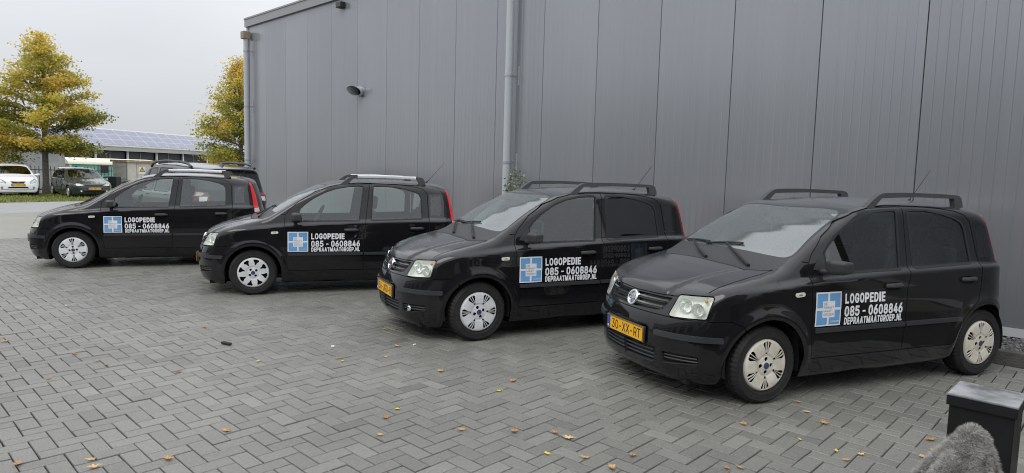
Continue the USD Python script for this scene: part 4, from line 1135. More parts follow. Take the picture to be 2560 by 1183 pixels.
    for y_ in (-.32, .32): one('headrest', vnf(T(hr, (0.02, y_, -.03)), 50), 'seat_cloth', st)
    one('dashboard', vnf(hull([(.30, s * .60, .90, .05) for s in (-1, 1)] + [(.52, s * .62, .93, .045) for s in (-1, 1)] + [(.58, s * .62, .72, .05) for s in (-1, 1)] + [(.30, s * .6, .62, .05) for s in (-1, 1)] + [(.50, .34, 1.0, .05)]), 50), 'dash_plastic')
    sw = trimesh.creation.torus(.175, .015, 40, 12); sw = trimesh.util.concatenate([sw, rbox((.33, .045, .03), .012), rbox((.11, .12, .04), .015, (0, -.02, 0))])
    one('steering_wheel', vnf(T(T(T(sw, rz=PI / 2), ry=math.radians(-62)), (.78, .34, .95)), 50), 'trim')
    one('floor_pan', vnf(bx(-.3, 2.5, -.66, .66, .20, .24)), 'dark'); one('underbody_shade_box', vnf(bx(.36, 1.94, -.67, .67, .14, .19)), 'dark'); one('front_shade_box', vnf(bx(-.52, -.35, -.55, .55, .13, .19)), 'dark')  # low boxes added beneath the floor to block light and deepen shade
    mirr = one('rear_view_mirror', vnf(rbox((.03, .22, .065), .012, (.80, 0, 1.315)), 40), 'trim')
    return t

CARS = [(-6.8651, 10.4994, .3620), (-3.4575, 8.8186, .3212), (-.6358, 6.8083, .4641), (1.5460, 5.2764, .3822)]
make_panda('black hatchback with white slotted hub caps and silver roof rails, farthest of the four', *CARS[0], dict(cap='claw', hub='hub_white', phase=95, rails='silver', dphase=13))
make_panda('black hatchback with scalloped eight petal hub caps and silver topped roof rails', *CARS[1], dict(cap='petal', hub='hub_silver', phase=8, rails='silver', twist=30))
make_panda('black hatchback with tinted rear windows, fog lights and number plate 56-JGD-8', *CARS[2], dict(cap='claw', hub='hub_silver', phase=0, plate='56-JGD-8', fog=True, dark_rear=True, badge='badge_red', twist=20))
make_panda('black hatchback with cream stained hub caps and number plate 30-XX-RT, nearest the kerb', *CARS[3], dict(cap='claw', hub='hub_cream', phase=90, plate='30-XX-RT', dphase=3))

# ------------------------------------------------------------------ other vehicles
def generic_car(sh, label, x, y, a, spec, group=None, name='parked_car'):
    """sh: Shell; spec: colours, window outlines, lamps ..."""
    t = thing(name, label, 'car', (x, y, 0), a + PI, group)
    m = sh.mesh; P = {}
    sidec = lambda q, n: (n[:, 1] > .12) & (q[:, 1] > .35)
    R, wb, zc = spec['R'], spec['wb'], spec['R'] * .985
    ar = R * 1.16
    for xc in (0., wb):
        c = Point(xc, zc).buffer(ar, 24).union(sbox(xc - ar, -.1, xc + ar, zc))
        _, m = cut(m, c, 'side', lambda q, n: (q[:, 1] > .40) & (np.abs(n[:, 1]) > .12))
        _, m = cut(m, sbox(xc - ar, .42, xc + ar, 1.1), 'plan', lambda q, n: (n[:, 2] < -.5) & (q[:, 2] < .45))
    for ln in spec.get('lines', []): _, m = cut(m, LineString(ln).buffer(.005), 'side', sidec)
    wins = []
    for w in spec['windows']:
        q, m = cut(m, rounded(Polygon(w), .02), 'side', sidec)
        s_, m = cut(m, rounded(Polygon(w), .02).buffer(.018), 'side', sidec); wins.append((q, s_))
    top = lambda q, n: (n[:, 2] > .1) & (q[:, 2] > spec['ws_z'])
    ws, m = cut(m, smooth_poly(spec['windscreen'], 1), 'plan', top)
    wf, m = cut(m, smooth_poly(spec['windscreen'], 1).buffer(.02), 'plan', top)
    fr = lambda q, n: (q[:, 0] < 0) & (q[:, 1] > .2) & (n @ np.array([-.85, .5, 0]) > .1)
    _, m = cut(m, smooth_poly(spec['head'], 2).exterior.buffer(.005), HA, fr)
    hd, m = cut(m, smooth_poly(spec['head'], 2), HA, fr)
    rc_ = lambda q, n: (q[:, 0] > wb) & (q[:, 1] > .3) & (n[:, 0] + n[:, 1] > .2)
    tl, m = cut(m, smooth_poly(spec['tail'], 1), RA, rc_)
    fa = lambda q, n: (q[:, 0] < -.2) & (n[:, 0] < -.15)
    dk = []
    for w in spec['front_dark']:
        q, m = cut(m, rounded(Polygon(w), .008), 'front', fa); dk.append(q)
    ra = lambda q, n: (q[:, 0] > wb) & (n[:, 0] > .15)
    rs, m = cut(m, rounded(Polygon(spec['rear_screen']), .03), 'front', ra)
    hl = spec.get('hood')
    if hl:
        _, m = cut(m, LineString(hl).buffer(.005), 'plan', lambda q, n: (n[:, 2] > .2) & (q[:, 0] < .6))
        hd_, m = cut(m, Polygon(hl + [(hl[-1][0], -.02), (hl[0][0], -.02)]), 'plan', lambda q, n: (n[:, 2] > .2) & (q[:, 0] < .6) & (q[:, 2] > spec['hood_z']))
        put(t, 'bonnet', flipx(both(hd_)), spec.get('hood_mat', spec['paint']))
    put(t, 'body_shell', flipx(both(m)), spec['paint'])
    put(t, 'windscreen', flipx(both(ws)), spec.get('ws_mat', 'glass_screen')); put(t, 'windscreen_border', flipx(both(wf)), 'trim')
    put(t, 'rear_screen', flipx(both(rs)), 'glass_dark')
    put(t, 'lining', flipx(both(offset(m, -.02))), 'dark')
    for q in dk: put(t, 'grille', flipx(both(recessed(q, .03))), 'rubber')
    for s in (1, -1):
        S = (lambda q: flipx(q)) if s > 0 else (lambda q: flipx(mirror_y(q)))
        for q, se in wins: put(put(t, 'side_window', S(offset(q, -.004)), 'glass_screen'), 'window_seal', S(offset(se, .001)), 'rubber')
        h = put(t, 'headlight', S(offset(hd, .001)), 'lens'); put(h, 'reflector', S(recessed(hd, .05)), spec.get('head_mat', 'reflector_white'))
        l = put(t, 'tail_light', S(raised(tl, .008)), 'red_dark' if spec.get('tail_dark') else 'red_lens')
        if spec.get('tail_white'): q, _ = cut(tl, Polygon(spec['tail_white']), RA); put(l, 'reversing_lens', S(raised(q, .010)), 'white_lens')
        mx_, my_, mz_ = spec['mirror']
        mi = put(t, 'mirror', S(vnf(hull([(mx_, my_ - .02, mz_, .03), (mx_ - .03, my_ + .05, mz_ - .01, .045), (mx_ - .02, my_ + .13, mz_ + .01, .045), (mx_ + .04, my_ + .15, mz_, .03), (mx_ + .05, my_ + .02, mz_ - .005, .04)]), 60)), spec.get('mirror_mat', 'trim'))
        for xc in (0., wb):
            put(t, 'wheel_housing', S(vnf(T(lathe([(ar + .004, -.27), (ar + .004, -.03)], 30, 'y'), (xc, spec['yf'] , zc)), False)), 'dark')
            wheel_parts(t, spec.get('cap', 'petal'), spec.get('hub', 'alloy'), 10 + 20 * xc, xc, s, zc=zc, yface=spec['yf'], sc=R / .285)
        for hx, hz in spec.get('handles', []):
            yy = sh.y_at([hx], [hz])[0]
            put(t, 'door_handle', S(vnf(hull([(hx - .08, yy + .015, hz, .014), (hx + .08, yy + .015, hz + .005, .014)]), 60)), spec['paint'])
    if 'plate' in spec:
        txt, pz = spec['plate']; px_ = sh.hit(np.array([[.0, .15, pz]]), (-1, 0, 0), 0, 1.5)[0][0]
        plate(t, txt, (-px_ + .02, 0, pz))
    return t, sh
pane('glass_screen', (.16, .19, .185), ior=1.7)
def Wfun(wmax, zb, shelf, slope, lo_w, nf, nfx, nr, nrx, arches=(), fl=.015):
    def W(x, z):
        w = np.interp(z, [.1, .25, .4, .6, zb - .08, zb], [lo_w, wmax - .04, wmax - .01, wmax, wmax - .004, wmax - .015])
        w = w - shelf * np.clip((z - zb) / .05, 0, 1) - slope * np.maximum(z - zb, 0)
        w = w - nf * np.maximum(nfx - x, 0) ** 2 - nr * np.maximum(x - nrx, 0) ** 2
        for xc, zc, r0 in arches: w = w + fl * np.exp(-((np.hypot(x - xc, z - zc) - r0) / .05) ** 2)
        return w
    return W
# black estate behind the first hatchback
suv = Shell([(-.6, .25), (-.80, .30), (-.86, .45), (-.86, .70), (-.80, .88), (-.70, .98), (-.3, 1.045), (.15, 1.09), (.35, 1.13), (.60, 1.30), (.85, 1.47), (1.05, 1.575), (1.35, 1.635), (1.8, 1.662), (2.4, 1.655), (2.9, 1.625), (3.3, 1.585), (3.52, 1.555), (3.53, 1.53), (3.46, 1.49), (3.50, 1.38), (3.60, 1.18), (3.68, 1.02), (3.74, .90), (3.78, .70), (3.78, .5), (3.65, .32), (2.9, .24), (0, .22)],
            Wfun(.915, 1.02, .03, .30, .80, .55, -.1, .55, 2.9, ((0, .35, .43), (2.83, .35, .43))), ([-.9, -.5, 0, .4, 1.1, 1.5, 3.0, 3.6], [1, .7, .4, .5, .6, 0, 0, -.4]), ([-.9, 0, 1, 1.4, 3.6], [0, .03, .05, .07, .07]), ([-.9, 0, .6, 1.2, 3, 3.8], [.15, .08, .05, .08, .09, .14]), (-.92, .15), (3.86, .99, 1.72), .03)
generic_car(suv, 'black estate car with roof rails half hidden behind the farthest black hatchback', -8.25, 15.55, -.735, dict(R=.345, wb=2.83, yf=.885, paint='paint_suv', ws_z=1.05,
    windows=[[(.66, 1.07), (.98, 1.44), (1.05, 1.47), (1.20, 1.51), (1.12, 1.07)], [(1.17, 1.07), (1.26, 1.515), (1.62, 1.53), (1.64, 1.07)], [(1.76, 1.07), (1.78, 1.53), (2.42, 1.52), (2.55, 1.10), (2.5, 1.07)], [(2.66, 1.10), (2.56, 1.50), (2.95, 1.47), (3.2, 1.16)]],
    windscreen=[(.42, -.3), (.42, .2), (.46, .5), (.54, .66), (.75, .66), (1.0, .61), (1.12, .55), (1.08, .25), (1.06, -.3)], head=[(-.05, .86), (.30, .90), (.42, .86), (.33, .74), (-.02, .74)], tail=[(1.90, 1.10), (2.00, 1.10), (2.19, 1.07), (2.19, .87), (1.95, .83), (1.86, .9)], tail_white=[(2.02, 1.0), (2.16, 1.0), (2.16, .92), (2.02, .90)], tail_dark=True,
    front_dark=[[(-.3, .55), (.35, .55), (.38, .8), (-.3, .8)]], rear_screen=[(-.3, 1.12), (.66, 1.14), (.58, 1.46), (-.3, 1.49)], mirror=(.52, .91, 1.20), lines=[[(.52, .35), (.5, 1.05)], [(1.66, .35), (1.68, 1.56)], [(2.6, 1.06), (2.62, .8)]], handles=[(1.45, .98), (2.42, 1.0)], hub='alloy'))
SUV = '/World/parked_car_004'
for s in (1, -1):
    pts = np.array([(1.10, s * .66, 1.56), (1.24, s * .665, 1.635), (1.45, s * .67, 1.665), (2.0, s * .67, 1.685), (2.7, s * .66, 1.665), (3.0, s * .65, 1.635), (3.16, s * .645, 1.57)])
    put(SUV, 'roof_rail', flipx(vnf(tube(pts, .026, 10), 60)), 'rail_grey')
put(SUV, 'shark_fin', flipx(vnf(hull([(2.90, 0, 1.61, .02), (3.08, 0, 1.60, .03), (3.06, 0, 1.68, .008)]), 60)), 'paint_suv')
# white city car on the verge
mini = Shell([(-.5, .2), (-.60, .24), (-.64, .40), (-.63, .55), (-.585, .70), (-.50, .80), (-.30, .895), (.0, .965), (.15, 1.01), (.45, 1.19), (.75, 1.345), (.95, 1.42), (1.3, 1.475), (1.8, 1.465), (2.3, 1.42), (2.6, 1.36), (2.72, 1.2), (2.82, .95), (2.90, .7), (2.92, .5), (2.85, .3), (2.6, .22), (0, .2)],
             Wfun(.82, .93, .02, .30, .74, .8, -.05, .8, 2.3, ((0, .29, .37), (2.42, .29, .37))), ([-.7, -.4, 0, .3, .9, 1.2, 2.4, 2.9], [1, .6, .4, .5, .7, 0, 0, -.4]), ([-.7, 0, 1, 1.3, 2.9], [0, .04, .05, .09, .09]), ([-.7, 0, .4, 1., 2.9], [.16, .09, .045, .08, .12]), (-.70, .1), (3.0, .90, 1.52), .026)
wc_, _ = generic_car(mini, 'white city car parked on the grass at the left edge, facing the yard', -22.25, 29.35, math.atan2(.69, -.72), dict(R=.285, wb=2.42, yf=.80, paint='paint_white', ws_z=.97,
    windows=[[(.55, .97), (.85, 1.24), (1.1, 1.34), (1.62, 1.38), (1.6, .99)], [(1.72, 1.0), (1.74, 1.38), (2.2, 1.33), (2.3, 1.04)]], windscreen=[(.20, -.3), (.20, .2), (.23, .45), (.28, .62), (.45, .625), (.75, .58), (.89, .53), (.87, .3), (.82, -.3)],
    head=[(.12, .70), (.28, .79), (.40, .83), (.43, .76), (.38, .68), (.20, .63), (.08, .645)], tail=[(1.60, 1.05), (1.66, 1.05), (1.72, .85), (1.55, .80)], front_dark=[[(-.3, .615), (.20, .615), (.285, .71), (-.3, .695)], [(-.3, .405), (.40, .405), (.34, .465), (-.3, .465)], [(-.3, .315), (.60, .335), (.60, .352), (-.3, .335)]],
    rear_screen=[(-.3, 1.0), (.58, 1.0), (.52, 1.32), (-.3, 1.34)], mirror=(.52, .84, 1.0), mirror_mat='paint_white', plate=('4-TNT-53', .555), handles=[(1.45, .86)], hood=[(.10, -.02), (.12, .40), (.18, .60), (-.25, .66), (-.42, .58), (-.55, .45)], hood_z=.74, lines=[[(.42, .3), (.38, .9)], [(1.66, .3), (1.68, 1.42)]]))
for s in (1, -1):
    b_ = mini.hit(np.array([[.0, s * .56, .43]]), (-1, 0, 0), 0, 1.2)[0]
    put(wc_, 'fog_light', flipx(vnf(T(trimesh.creation.cylinder(.055, .03, sections=20), b_, ry=PI / 2), 40)), 'chrome_dull')
bq = mini.hit(np.array([[.0, 0, .655]]), (-1, 0, 0), 0, 1.2)[0]
sb = text_box('S', .085, .07, .012, True); sv = sb.vertices
put(wc_, 'badge', flipx(vnf(trimesh.Trimesh(np.stack([bq[0] - .004 - sv[:, 2], sv[:, 0] - .0425, bq[2] + sv[:, 1] - .035], 1), sb.faces[:, ::-1], process=False))), 'chrome')
# dark green three-door hatchback
civ = Shell([(-.6, .16), (-.78, .2), (-.82, .35), (-.80, .50), (-.75, .60), (-.63, .675), (-.2, .765), (.2, .845), (.42, .90), (.8, 1.12), (1.1, 1.265), (1.35, 1.335), (1.7, 1.36), (2.2, 1.345), (2.6, 1.29), (2.95, 1.15), (3.2, .99), (3.3, .9), (3.36, .7), (3.36, .4), (3.2, .22), (0, .15)],
            Wfun(.845, .84, .02, .36, .78, .55, -.1, .5, 2.6, ((0, .29, .36), (2.62, .29, .36)), .012), ([-.9, -.5, 0, .4, 1.1, 1.4, 2.6, 3.3], [.8, .5, .3, .5, .6, 0, 0, -.3]), ([-.9, 0, 1, 1.4, 3.3], [0, .03, .04, .07, .06]), ([-.9, 0, .5, 1.2, 3.3], [.16, .09, .045, .07, .12]), (-.90, .06), (3.44, .92, 1.42), .028)
cv_, _ = generic_car(civ, 'dark green three door hatchback on the grass beside the tree trunk', -19.55, 30.25, math.atan2(.667, -.745), dict(R=.285, wb=2.62, yf=.835, paint='paint_green', ws_z=.89, hub='alloy', cap='petal',
    windows=[[(.78, .90), (1.12, 1.20), (1.3, 1.27), (1.72, 1.29), (1.70, .89)], [(1.80, .90), (1.82, 1.29), (2.2, 1.27), (2.55, 1.15), (2.72, 1.02), (2.6, .93)]], windscreen=[(.45, -.3), (.45, .2), (.49, .45), (.56, .62), (.75, .62), (1.05, .57), (1.22, .52), (1.20, .3), (1.16, -.3)],
    head=[(-.06, .60), (.10, .66), (.28, .70), (.32, .66), (.28, .59), (.08, .555)], head_mat='reflector', tail=[(1.85, .85), (1.95, .85), (1.95, .68), (1.80, .68)], front_dark=[[(-.3, .555), (.33, .56), (.36, .60), (-.3, .60)], [(-.3, .22), (.36, .22), (.40, .34), (-.3, .34)]],
    rear_screen=[(-.3, 1.0), (.56, 1.0), (.46, 1.24), (-.3, 1.26)], mirror=(.80, .86, .95), plate=('ZG-NR-10', .45), handles=[(1.52, .76)], hood=[(.36, -.02), (.38, .40), (.48, .58), (.1, .64), (-.3, .60), (-.60, .46), (-.68, .3), (-.70, -.02)], hood_z=.62, lines=[[(.52, .25), (.50, .88)], [(1.76, .25), (1.78, 1.33)]]))
put(cv_, 'roof_spoiler', flipx(vnf(hull([(2.46, s * .50, 1.325, .018) for s in (-1, 1)] + [(2.72, s * .54, 1.355, .014) for s in (-1, 1)]), 50)), 'paint_white')
for s in (1, -1):
    b_ = civ.hit(np.array([[.0, s * .50, .33]]), (-1, 0, 0), 0, 1.2)[0]
    put(cv_, 'fog_light', flipx(vnf(rbox((.03, .06, .075), .012, b_), 40)), 'cream_lens')

# ------------------------------------------------------------------ trees, fence, things beyond the road
def foliage_mesh(P, size, seed, tones, flat=.5):
    r = np.random.default_rng(seed); n = len(P)
    d = r.normal(0, 1, (n, 3)); d[:, 2] *= .5; d /= np.linalg.norm(d, axis=1, keepdims=True)
    up = r.normal(0, 1, (n, 3)); up[:, 2] += .8; s = np.cross(d, up); s /= np.maximum(np.linalg.norm(s, axis=1, keepdims=True), 1e-6)
    L = size * r.uniform(.7, 1.3, n)[:, None]
    nn = np.cross(d, s)
    V = np.stack([P, P + d * L * .5 + s * L * .36 + nn * L * .06, P + d * L, P + d * L * .5 - s * L * .36 + nn * L * .06], 1).reshape(-1, 3)
    k = np.arange(n) * 4
    F = np.vstack([np.stack([k, k + 1, k + 2], 1), np.stack([k, k + 2, k + 3], 1)])
    return (V, F), np.repeat(tones, 4)[:, None] * np.ones(3)

def tree(label, x, y, H, z0, R, seed, n=26000, leaf=.13, group=None, lean=0.):
    r = np.random.default_rng(seed)
    t = thing('tree', label, 'tree', (x, y, 0), 0, group)
    zt = np.linspace(0, H * .97, 14); wob = np.cumsum(r.normal(0, .03, (14, 2)), 0)
    tp = np.column_stack([wob * np.linspace(0, 1, 14)[:, None] + np.linspace(0, lean, 14)[:, None] * [1, 0], zt])
    rad = np.interp(zt, [0, .3, z0, H], [.19, .145, .125, .012])
    tk = put(t, 'trunk', vnf(tube(tp, rad, 12), 60), 'bark')
    prof_h = np.array([0, .10, .25, .5, .75, .92, 1.0]); prof_r = np.array([.62, .96, 1.0, .72, .42, .2, .04])
    leaves, limbs = [], []
    nb = 78
    for i in range(nb):
        h = (i + r.random()) / nb; hz = z0 + (H - z0) * h ** 1.05
        L = R * np.interp(h, prof_h, prof_r) * r.uniform(.72, 1.12)
        az = i * 2.39996 + r.normal(0, .3); base = np.array([np.interp(hz, zt, tp[:, 0]), np.interp(hz, zt, tp[:, 1]), hz - L * .28])
        base[2] = max(base[2], z0 - .25)
        e = np.array([math.cos(az) * L, math.sin(az) * L, L * r.uniform(.12, .45) - (.25 * L if h < .2 else 0)])
        s_ = np.linspace(0, 1, 7); pts = base + s_[:, None] * e + np.column_stack([r.normal(0, .05, (7, 2)), .10 * L * np.sin(s_ * 2.5)]) * (s_[:, None] > 0)
        limbs.append(tube(pts, np.interp(s_, [0, 1], [max(.012, .030 * (1 - h)), .005]), 5, False))
        m = int(n / nb * (L / (R * .62)) * r.uniform(.8, 1.25))
        u = np.clip(r.beta(2.2, 1.25, m), 0, 1)
        c = np.stack([np.interp(u, s_, pts[:, k]) for k in range(3)], 1)
        sp = np.stack([r.normal(0, .19, m), r.normal(0, .19, m), r.normal(-.03, .11, m)], 1) * (.55 + .75 * u[:, None])
        leaves.append(np.column_stack([c + sp, u, np.full(m, h), np.full(m, r.normal(0, .13))]))
    A = np.vstack(leaves)
    tone = .36 + .30 * A[:, 4] + .16 * (A[:, 3] - .5) + A[:, 5] + 1.05 * (meshkit.fbm(A[:, :3] * 1.1, 3, seed) - .5) + r.normal(0, .10, len(A))
    put(t, 'limbs', vnf(trimesh.util.concatenate(limbs), 60), 'bark', kind='stuff')
    fm, tn = foliage_mesh(A[:, :3], leaf, seed + 1, np.clip(tone, 0, 1))
    put(t, 'crown', fm, 'foliage', tone=tn)
    return t
tree('tall conical tree with yellow and green autumn leaves behind the white car', -23.2, 32.6, 7.85, 2.35, 2.72, 11, 30000, .115)
tree('yellow autumn tree half hidden behind the left corner of the grey hall', -14.6, 35.2, 7.3, 2.0, 2.15, 23, 22000, .115)
tree('leafy tree cut by the left edge of the picture', -26.3, 32.4, 5.2, 2.0, 2.1, 37, 12000, .12)
tree('dark green tree beyond the yard, mirrored in the front window of the third car', 22.5, -6.5, 6.0, 1.5, 2.8, 51, 9000, .24)

FB, FE = np.array([-25.6, 30.9]), np.array([-21.2, 39.5])
fn = thing('iron_fence', 'black iron picket fence behind the cars on the grass', 'fence')
fd = (FE - FB) / np.linalg.norm(FE - FB); fl_ = np.linalg.norm(FE - FB); fa_ = math.atan2(fd[1], fd[0])
for z in (.18, 1.19): put(fn, 'fence_rail', T(bx(0, fl_, -.012, .012, z - .018, z + .018), (*FB, 0), rz=fa_), 'iron')
for k in range(int(fl_ / .185)):
    q = FB + fd * (k * .185 + .05)
    put(fn, 'picket', trimesh.util.concatenate([bx(q[0] - .011, q[0] + .011, q[1] - .011, q[1] + .011, .05, 1.36), T(trimesh.creation.cone(.016, .06, sections=4), (q[0], q[1], 1.36))]), 'iron')
for k in (0, .5, 1): q = FB + fd * fl_ * k; put(fn, 'fence_post', bx(q[0] - .03, q[0] + .03, q[1] - .03, q[1] + .03, -.05, 1.42), 'iron')

# grey tarpaulin wall of an open shed, left
a_, b_ = at(-260, 430, 45)[:2], at(163, 430, 50)[:2]; L_ = np.linalg.norm(b_ - a_); dv = (b_ - a_) / L_; nv = np.array([dv[1], -dv[0]])
gx, gz = np.meshgrid(np.linspace(0, L_, 90), np.linspace(0, 1, 26), indexing='ij')
hh = 2.35 - .25 * np.sin(gx * .9) ** 2 * .4
fold = .10 * np.sin(gx * 2.6 + 3 * np.sin(gx * .7)) * (1 - gz) + .16 * np.abs(np.sin(gx * .75)) * gz * (1 - gz) * 2 + .05 * (meshkit.fbm(np.stack([gx, gz * 3, gx * 0], -1) * 2.0, 3, 4) - .5)
V = np.stack([a_[0] + dv[0] * gx + nv[0] * (fold + .9 * (1 - gz) ** 2 * .3), a_[1] + dv[1] * gx + nv[1] * (fold + .27 * (1 - gz) ** 2), gz * hh], -1).reshape(-1, 3); F = []
for i in range(89):
    for j in range(25): q = i * 26 + j; F += [(q, q + 26, q + 1), (q + 1, q + 26, q + 27)]
tp_ = thing('tarpaulin_shed', 'grey tarpaulin covered shed behind the fence at the left', 'shed')
put(tp_, 'tarpaulin', vnf(trimesh.Trimesh(V, F, process=False), True), 'tarp')
m = trimesh.Trimesh(*[[(*(a_ + dv * q - nv * w), z) for q in (0, L_) for w, z in ((-.1, 2.33), (2.2, 3.1), (4.6, 2.3))], [(0, 1, 4), (0, 4, 3), (1, 2, 5), (1, 5, 4)]], process=False)
put(tp_, 'tarpaulin_roof', m, 'tarp')
for k in range(7): q = a_ + dv * (L_ * k / 6) - nv * .12; put(tp_, 'shed_post', bx(q[0] - .05, q[0] + .05, q[1] - .05, q[1] + .05, -.05, 2.4), 'zinc')

# site wagon, teal with a cream barrel roof
CA, CB = np.array([-29.05, 43.0]), np.array([-26.6, 49.0]); cl = np.linalg.norm(CB - CA); cd = (CB - CA) / cl; ca = math.atan2(cd[1], cd[0])
wg = thing('site_wagon', 'teal site wagon with a curved cream roof behind the fence', 'wagon', (*CA, 0), ca)
put(wg, 'body', vnf(bx(0, cl, .0, 2.2, .45, 1.56), False), 'caravan_teal')
arc = [(-.10, 1.52)] + [(1.1 - 1.2 * math.cos(t), 1.56 + .40 * math.sin(t) ** .8) for t in np.linspace(.05, PI - .05, 18)] + [(2.3, 1.52)]
rf = T(T(extr(Polygon(arc), cl + .24), rx=PI / 2, rz=PI / 2), (-.12, 0, 0))
put(wg, 'roof', vnf(rf, 40), 'roof_cream')
put(wg, 'corner_board', bx(-.02, .16, -.02, .0, .45, 1.53), 'gutter_white'); put(wg, 'end_wall', bx(-.03, -.002, .0, 2.2, .45, 1.56), 'gutter_white')
put(wg, 'window', bx(2.1, 2.7, -.02, -.002, .95, 1.45), 'window_dark'); put(wg, 'window', bx(3.4, 4.0, -.02, -.002, .75, 1.38), 'window_dark')
for x0, z0_, z1_ in ((2.1, .95, 1.45), (3.4, .75, 1.38)):
    put(wg, 'window_frame', trimesh.util.concatenate([bx(x0 - .08, x0, -.04, -.003, z0_ - .06, z1_ + .06), bx(x0 + .6, x0 + .68, -.04, -.003, z0_ - .06, z1_ + .06), bx(x0, x0 + .6, -.04, -.003, z1_, z1_ + .06), bx(x0, x0 + .6, -.04, -.003, z0_ - .06, z0_)]), 'grey_plastic')
for k in (1.0, cl - 1.0):
    for yy in (.1, 2.0): put(wg, 'wheel', vnf(T(lathe([(.0, .08), (.15, .08), (.3, .07), (.32, 0), (.3, -.07), (.0, -.08)], 24, 'y'), (k, yy, .32)), 40), 'tyre')
put(wg, 'chassis', bx(.1, cl - .1, .3, 1.9, .32, .45), 'iron')

# electricity cabinet with louvres and a warning sign
K0 = at(282, 430, 40.9)[:2]; K1 = at(319, 430, 40.1)[:2]; kd = (K1 - K0); kw = np.linalg.norm(kd); kd /= kw; ka = math.atan2(kd[1], kd[0]); KH = 1.70
K2 = at(392, 430, 40.7)[:2]
eb = thing('electricity_cabinet', 'cream electricity cabinet with louvred side and yellow warning sign', 'cabinet', (*K0, 0), ka)
inv = lambda p: np.array([(p - K0) @ kd, (p - K0) @ np.array([-kd[1], kd[0]])])
q1, q2 = np.array([kw, 0.]), inv(K2)
ql = np.linalg.norm(q2 - q1); qd = (q2 - q1) / ql
foot = Polygon([(0, 0), tuple(q1), tuple(q2), tuple(q2 - q1)])

put(eb, 'housing', extr_at(foot, .10, KH), 'cabinet_cream'); put(eb, 'plinth', extr_at(foot.buffer(.02), -.05, .098), 'kerb_concrete')
put(eb, 'roof_slab', extr_at(foot.buffer(.07, join_style=2), KH + .002, KH + .12), 'rusty')
for k in range(22):
    z = .25 + k * .062; put(eb, 'louvre', T(bx(.03, kw - .12, -.03, .0, -.004, .022), (0, -.002, z), rx=-.0), 'gutter_white')
put(eb, 'seam', bx(kw - .10, kw - .05, -.012, -.001, .12, KH - .05), 'grey_plastic')
qa = math.atan2(qd[1], qd[0])
def onq(m): return T(m, (*q1, 0), rz=qa)
put(eb, 'panel_seam', onq(bx(.45, .47, -.012, -.001, .12, KH - .02)), 'grey_plastic')
tri_ = [(0, 0), (.26, 0), (.13, .23)]
sg = put(eb, 'warning_sign', onq(T(T(extr(Polygon([(-.03, -.12), (.29, -.12), (.29, .25), (-.03, .25)]), .004), rx=PI / 2), (.60, -.004, 1.22))), 'decal_white')
put(sg, 'sign_border', onq(T(T(extr(rounded(Polygon(tri_).buffer(.012), .006), .003), rx=PI / 2), (.60, -.009, 1.22))), 'plate_black')
put(sg, 'sign_field', onq(T(T(extr(Polygon(tri_).buffer(-.012), .003), rx=PI / 2), (.60, -.0125, 1.22))), 'sign_yellow')
put(sg, 'lightning_bolt', onq(T(T(extr(Polygon([(.135, .17), (.105, .095), (.13, .10), (.115, .03), (.16, .115), (.135, .11), (.155, .17)]), .003), rx=PI / 2), (.60, -.016, 1.22))), 'plate_black')
put('/World', 'dark_bin', vnf(T(rbox((.42, .42, .95), .03), (*(K0 + np.array([.55, -.75])), .47)), 40), 'lamp_black', label='black wheeled bin standing before the louvred cabinet', cat='bin')

# warehouse with a roof of solar panels
WA, ED = np.array([-45.8, 71.5]), np.array([.314, .9494]); UPD = np.array([-.9494, .314]); EA = math.atan2(ED[1], ED[0])
wh = thing('warehouse', 'long low warehouse with solar panels on its roof beyond the fence', 'building', (*WA, 0), EA)   # local x along the eaves, y up-slope
E0, E1, ZG = -22., 29., 3.72
put(wh, 'wall', bx(E0, E1, .9, 22, -.05, ZG - .55), 'screen_dark')
put(wh, 'fascia', bx(E0, E1 + .4, -.10, .9, ZG - .62, ZG - .10), 'gutter_white'); put(wh, 'gutter', bx(E0, E1 + .4, -.26, -.102, ZG - .16, ZG - .02), 'gutter_white'); put(wh, 'fascia_board', bx(E0, E1 + .4, -.13, -.102, ZG - .55, ZG - .30), 'zinc')
sl_ = math.radians(37); cs_, sn_ = math.cos(sl_), math.sin(sl_)
rfm = trimesh.Trimesh([(E0, -.1, ZG - .06), (E1 + .4, -.1, ZG - .06), (E1 + .4, 2.45, ZG - .06 + 2.55 * sn_ / cs_), (E0, 2.45, ZG - .06 + 2.55 * sn_ / cs_), (E0, 22, ZG + 1.4), (E1 + .4, 22, ZG + 1.4)], [(0, 1, 2), (0, 2, 3), (3, 2, 5), (3, 5, 4)], process=False)
put(wh, 'roof', rfm, 'solar_frame')
for i in range(-10, 19):
    for j in range(3):
        x0, y0 = i * 1.49, j * .955
        pnl = T(bx(x0, x0 + 1.47, y0, y0 + .94, .03, .07), (0, .02, ZG + .02), rx=sl_)
        pp_ = put(wh, 'solar_panel', pnl, 'solar_frame'); put(pp_, 'solar_cells', T(bx(x0 + .035, x0 + 1.435, y0 + .035, y0 + .905, .071, .074), (0, .02, ZG + .02), rx=sl_), 'solar_cell')
for i in range(-3, 7):
    x0 = i * 4.05 + .75
    put(wh, 'post', bx(x0 - .09, x0 + .09, .30, .5, -.05, ZG - .62), 'gutter_white')
    put(wh, 'dark_screen', bx(x0 + .12, x0 + 3.9, .62, .68, .3, ZG - .7), 'screen_dark'); put(wh, 'screen_joint', bx(x0 + 1.9, x0 + 1.98, .56, .618, .3, ZG - .7), 'grey_plastic')
for k in range(3):
    x0 = 20.3 + k * 3.0
    put(wh, 'brick_pier', bx(x0, x0 + .55, .2, .9, -.05, ZG - .62), 'brick_red'); put(wh, 'roller_door', bx(x0 + .6, x0 + 2.95, .5, .8, -.05, ZG - .75), 'pipe_grey')

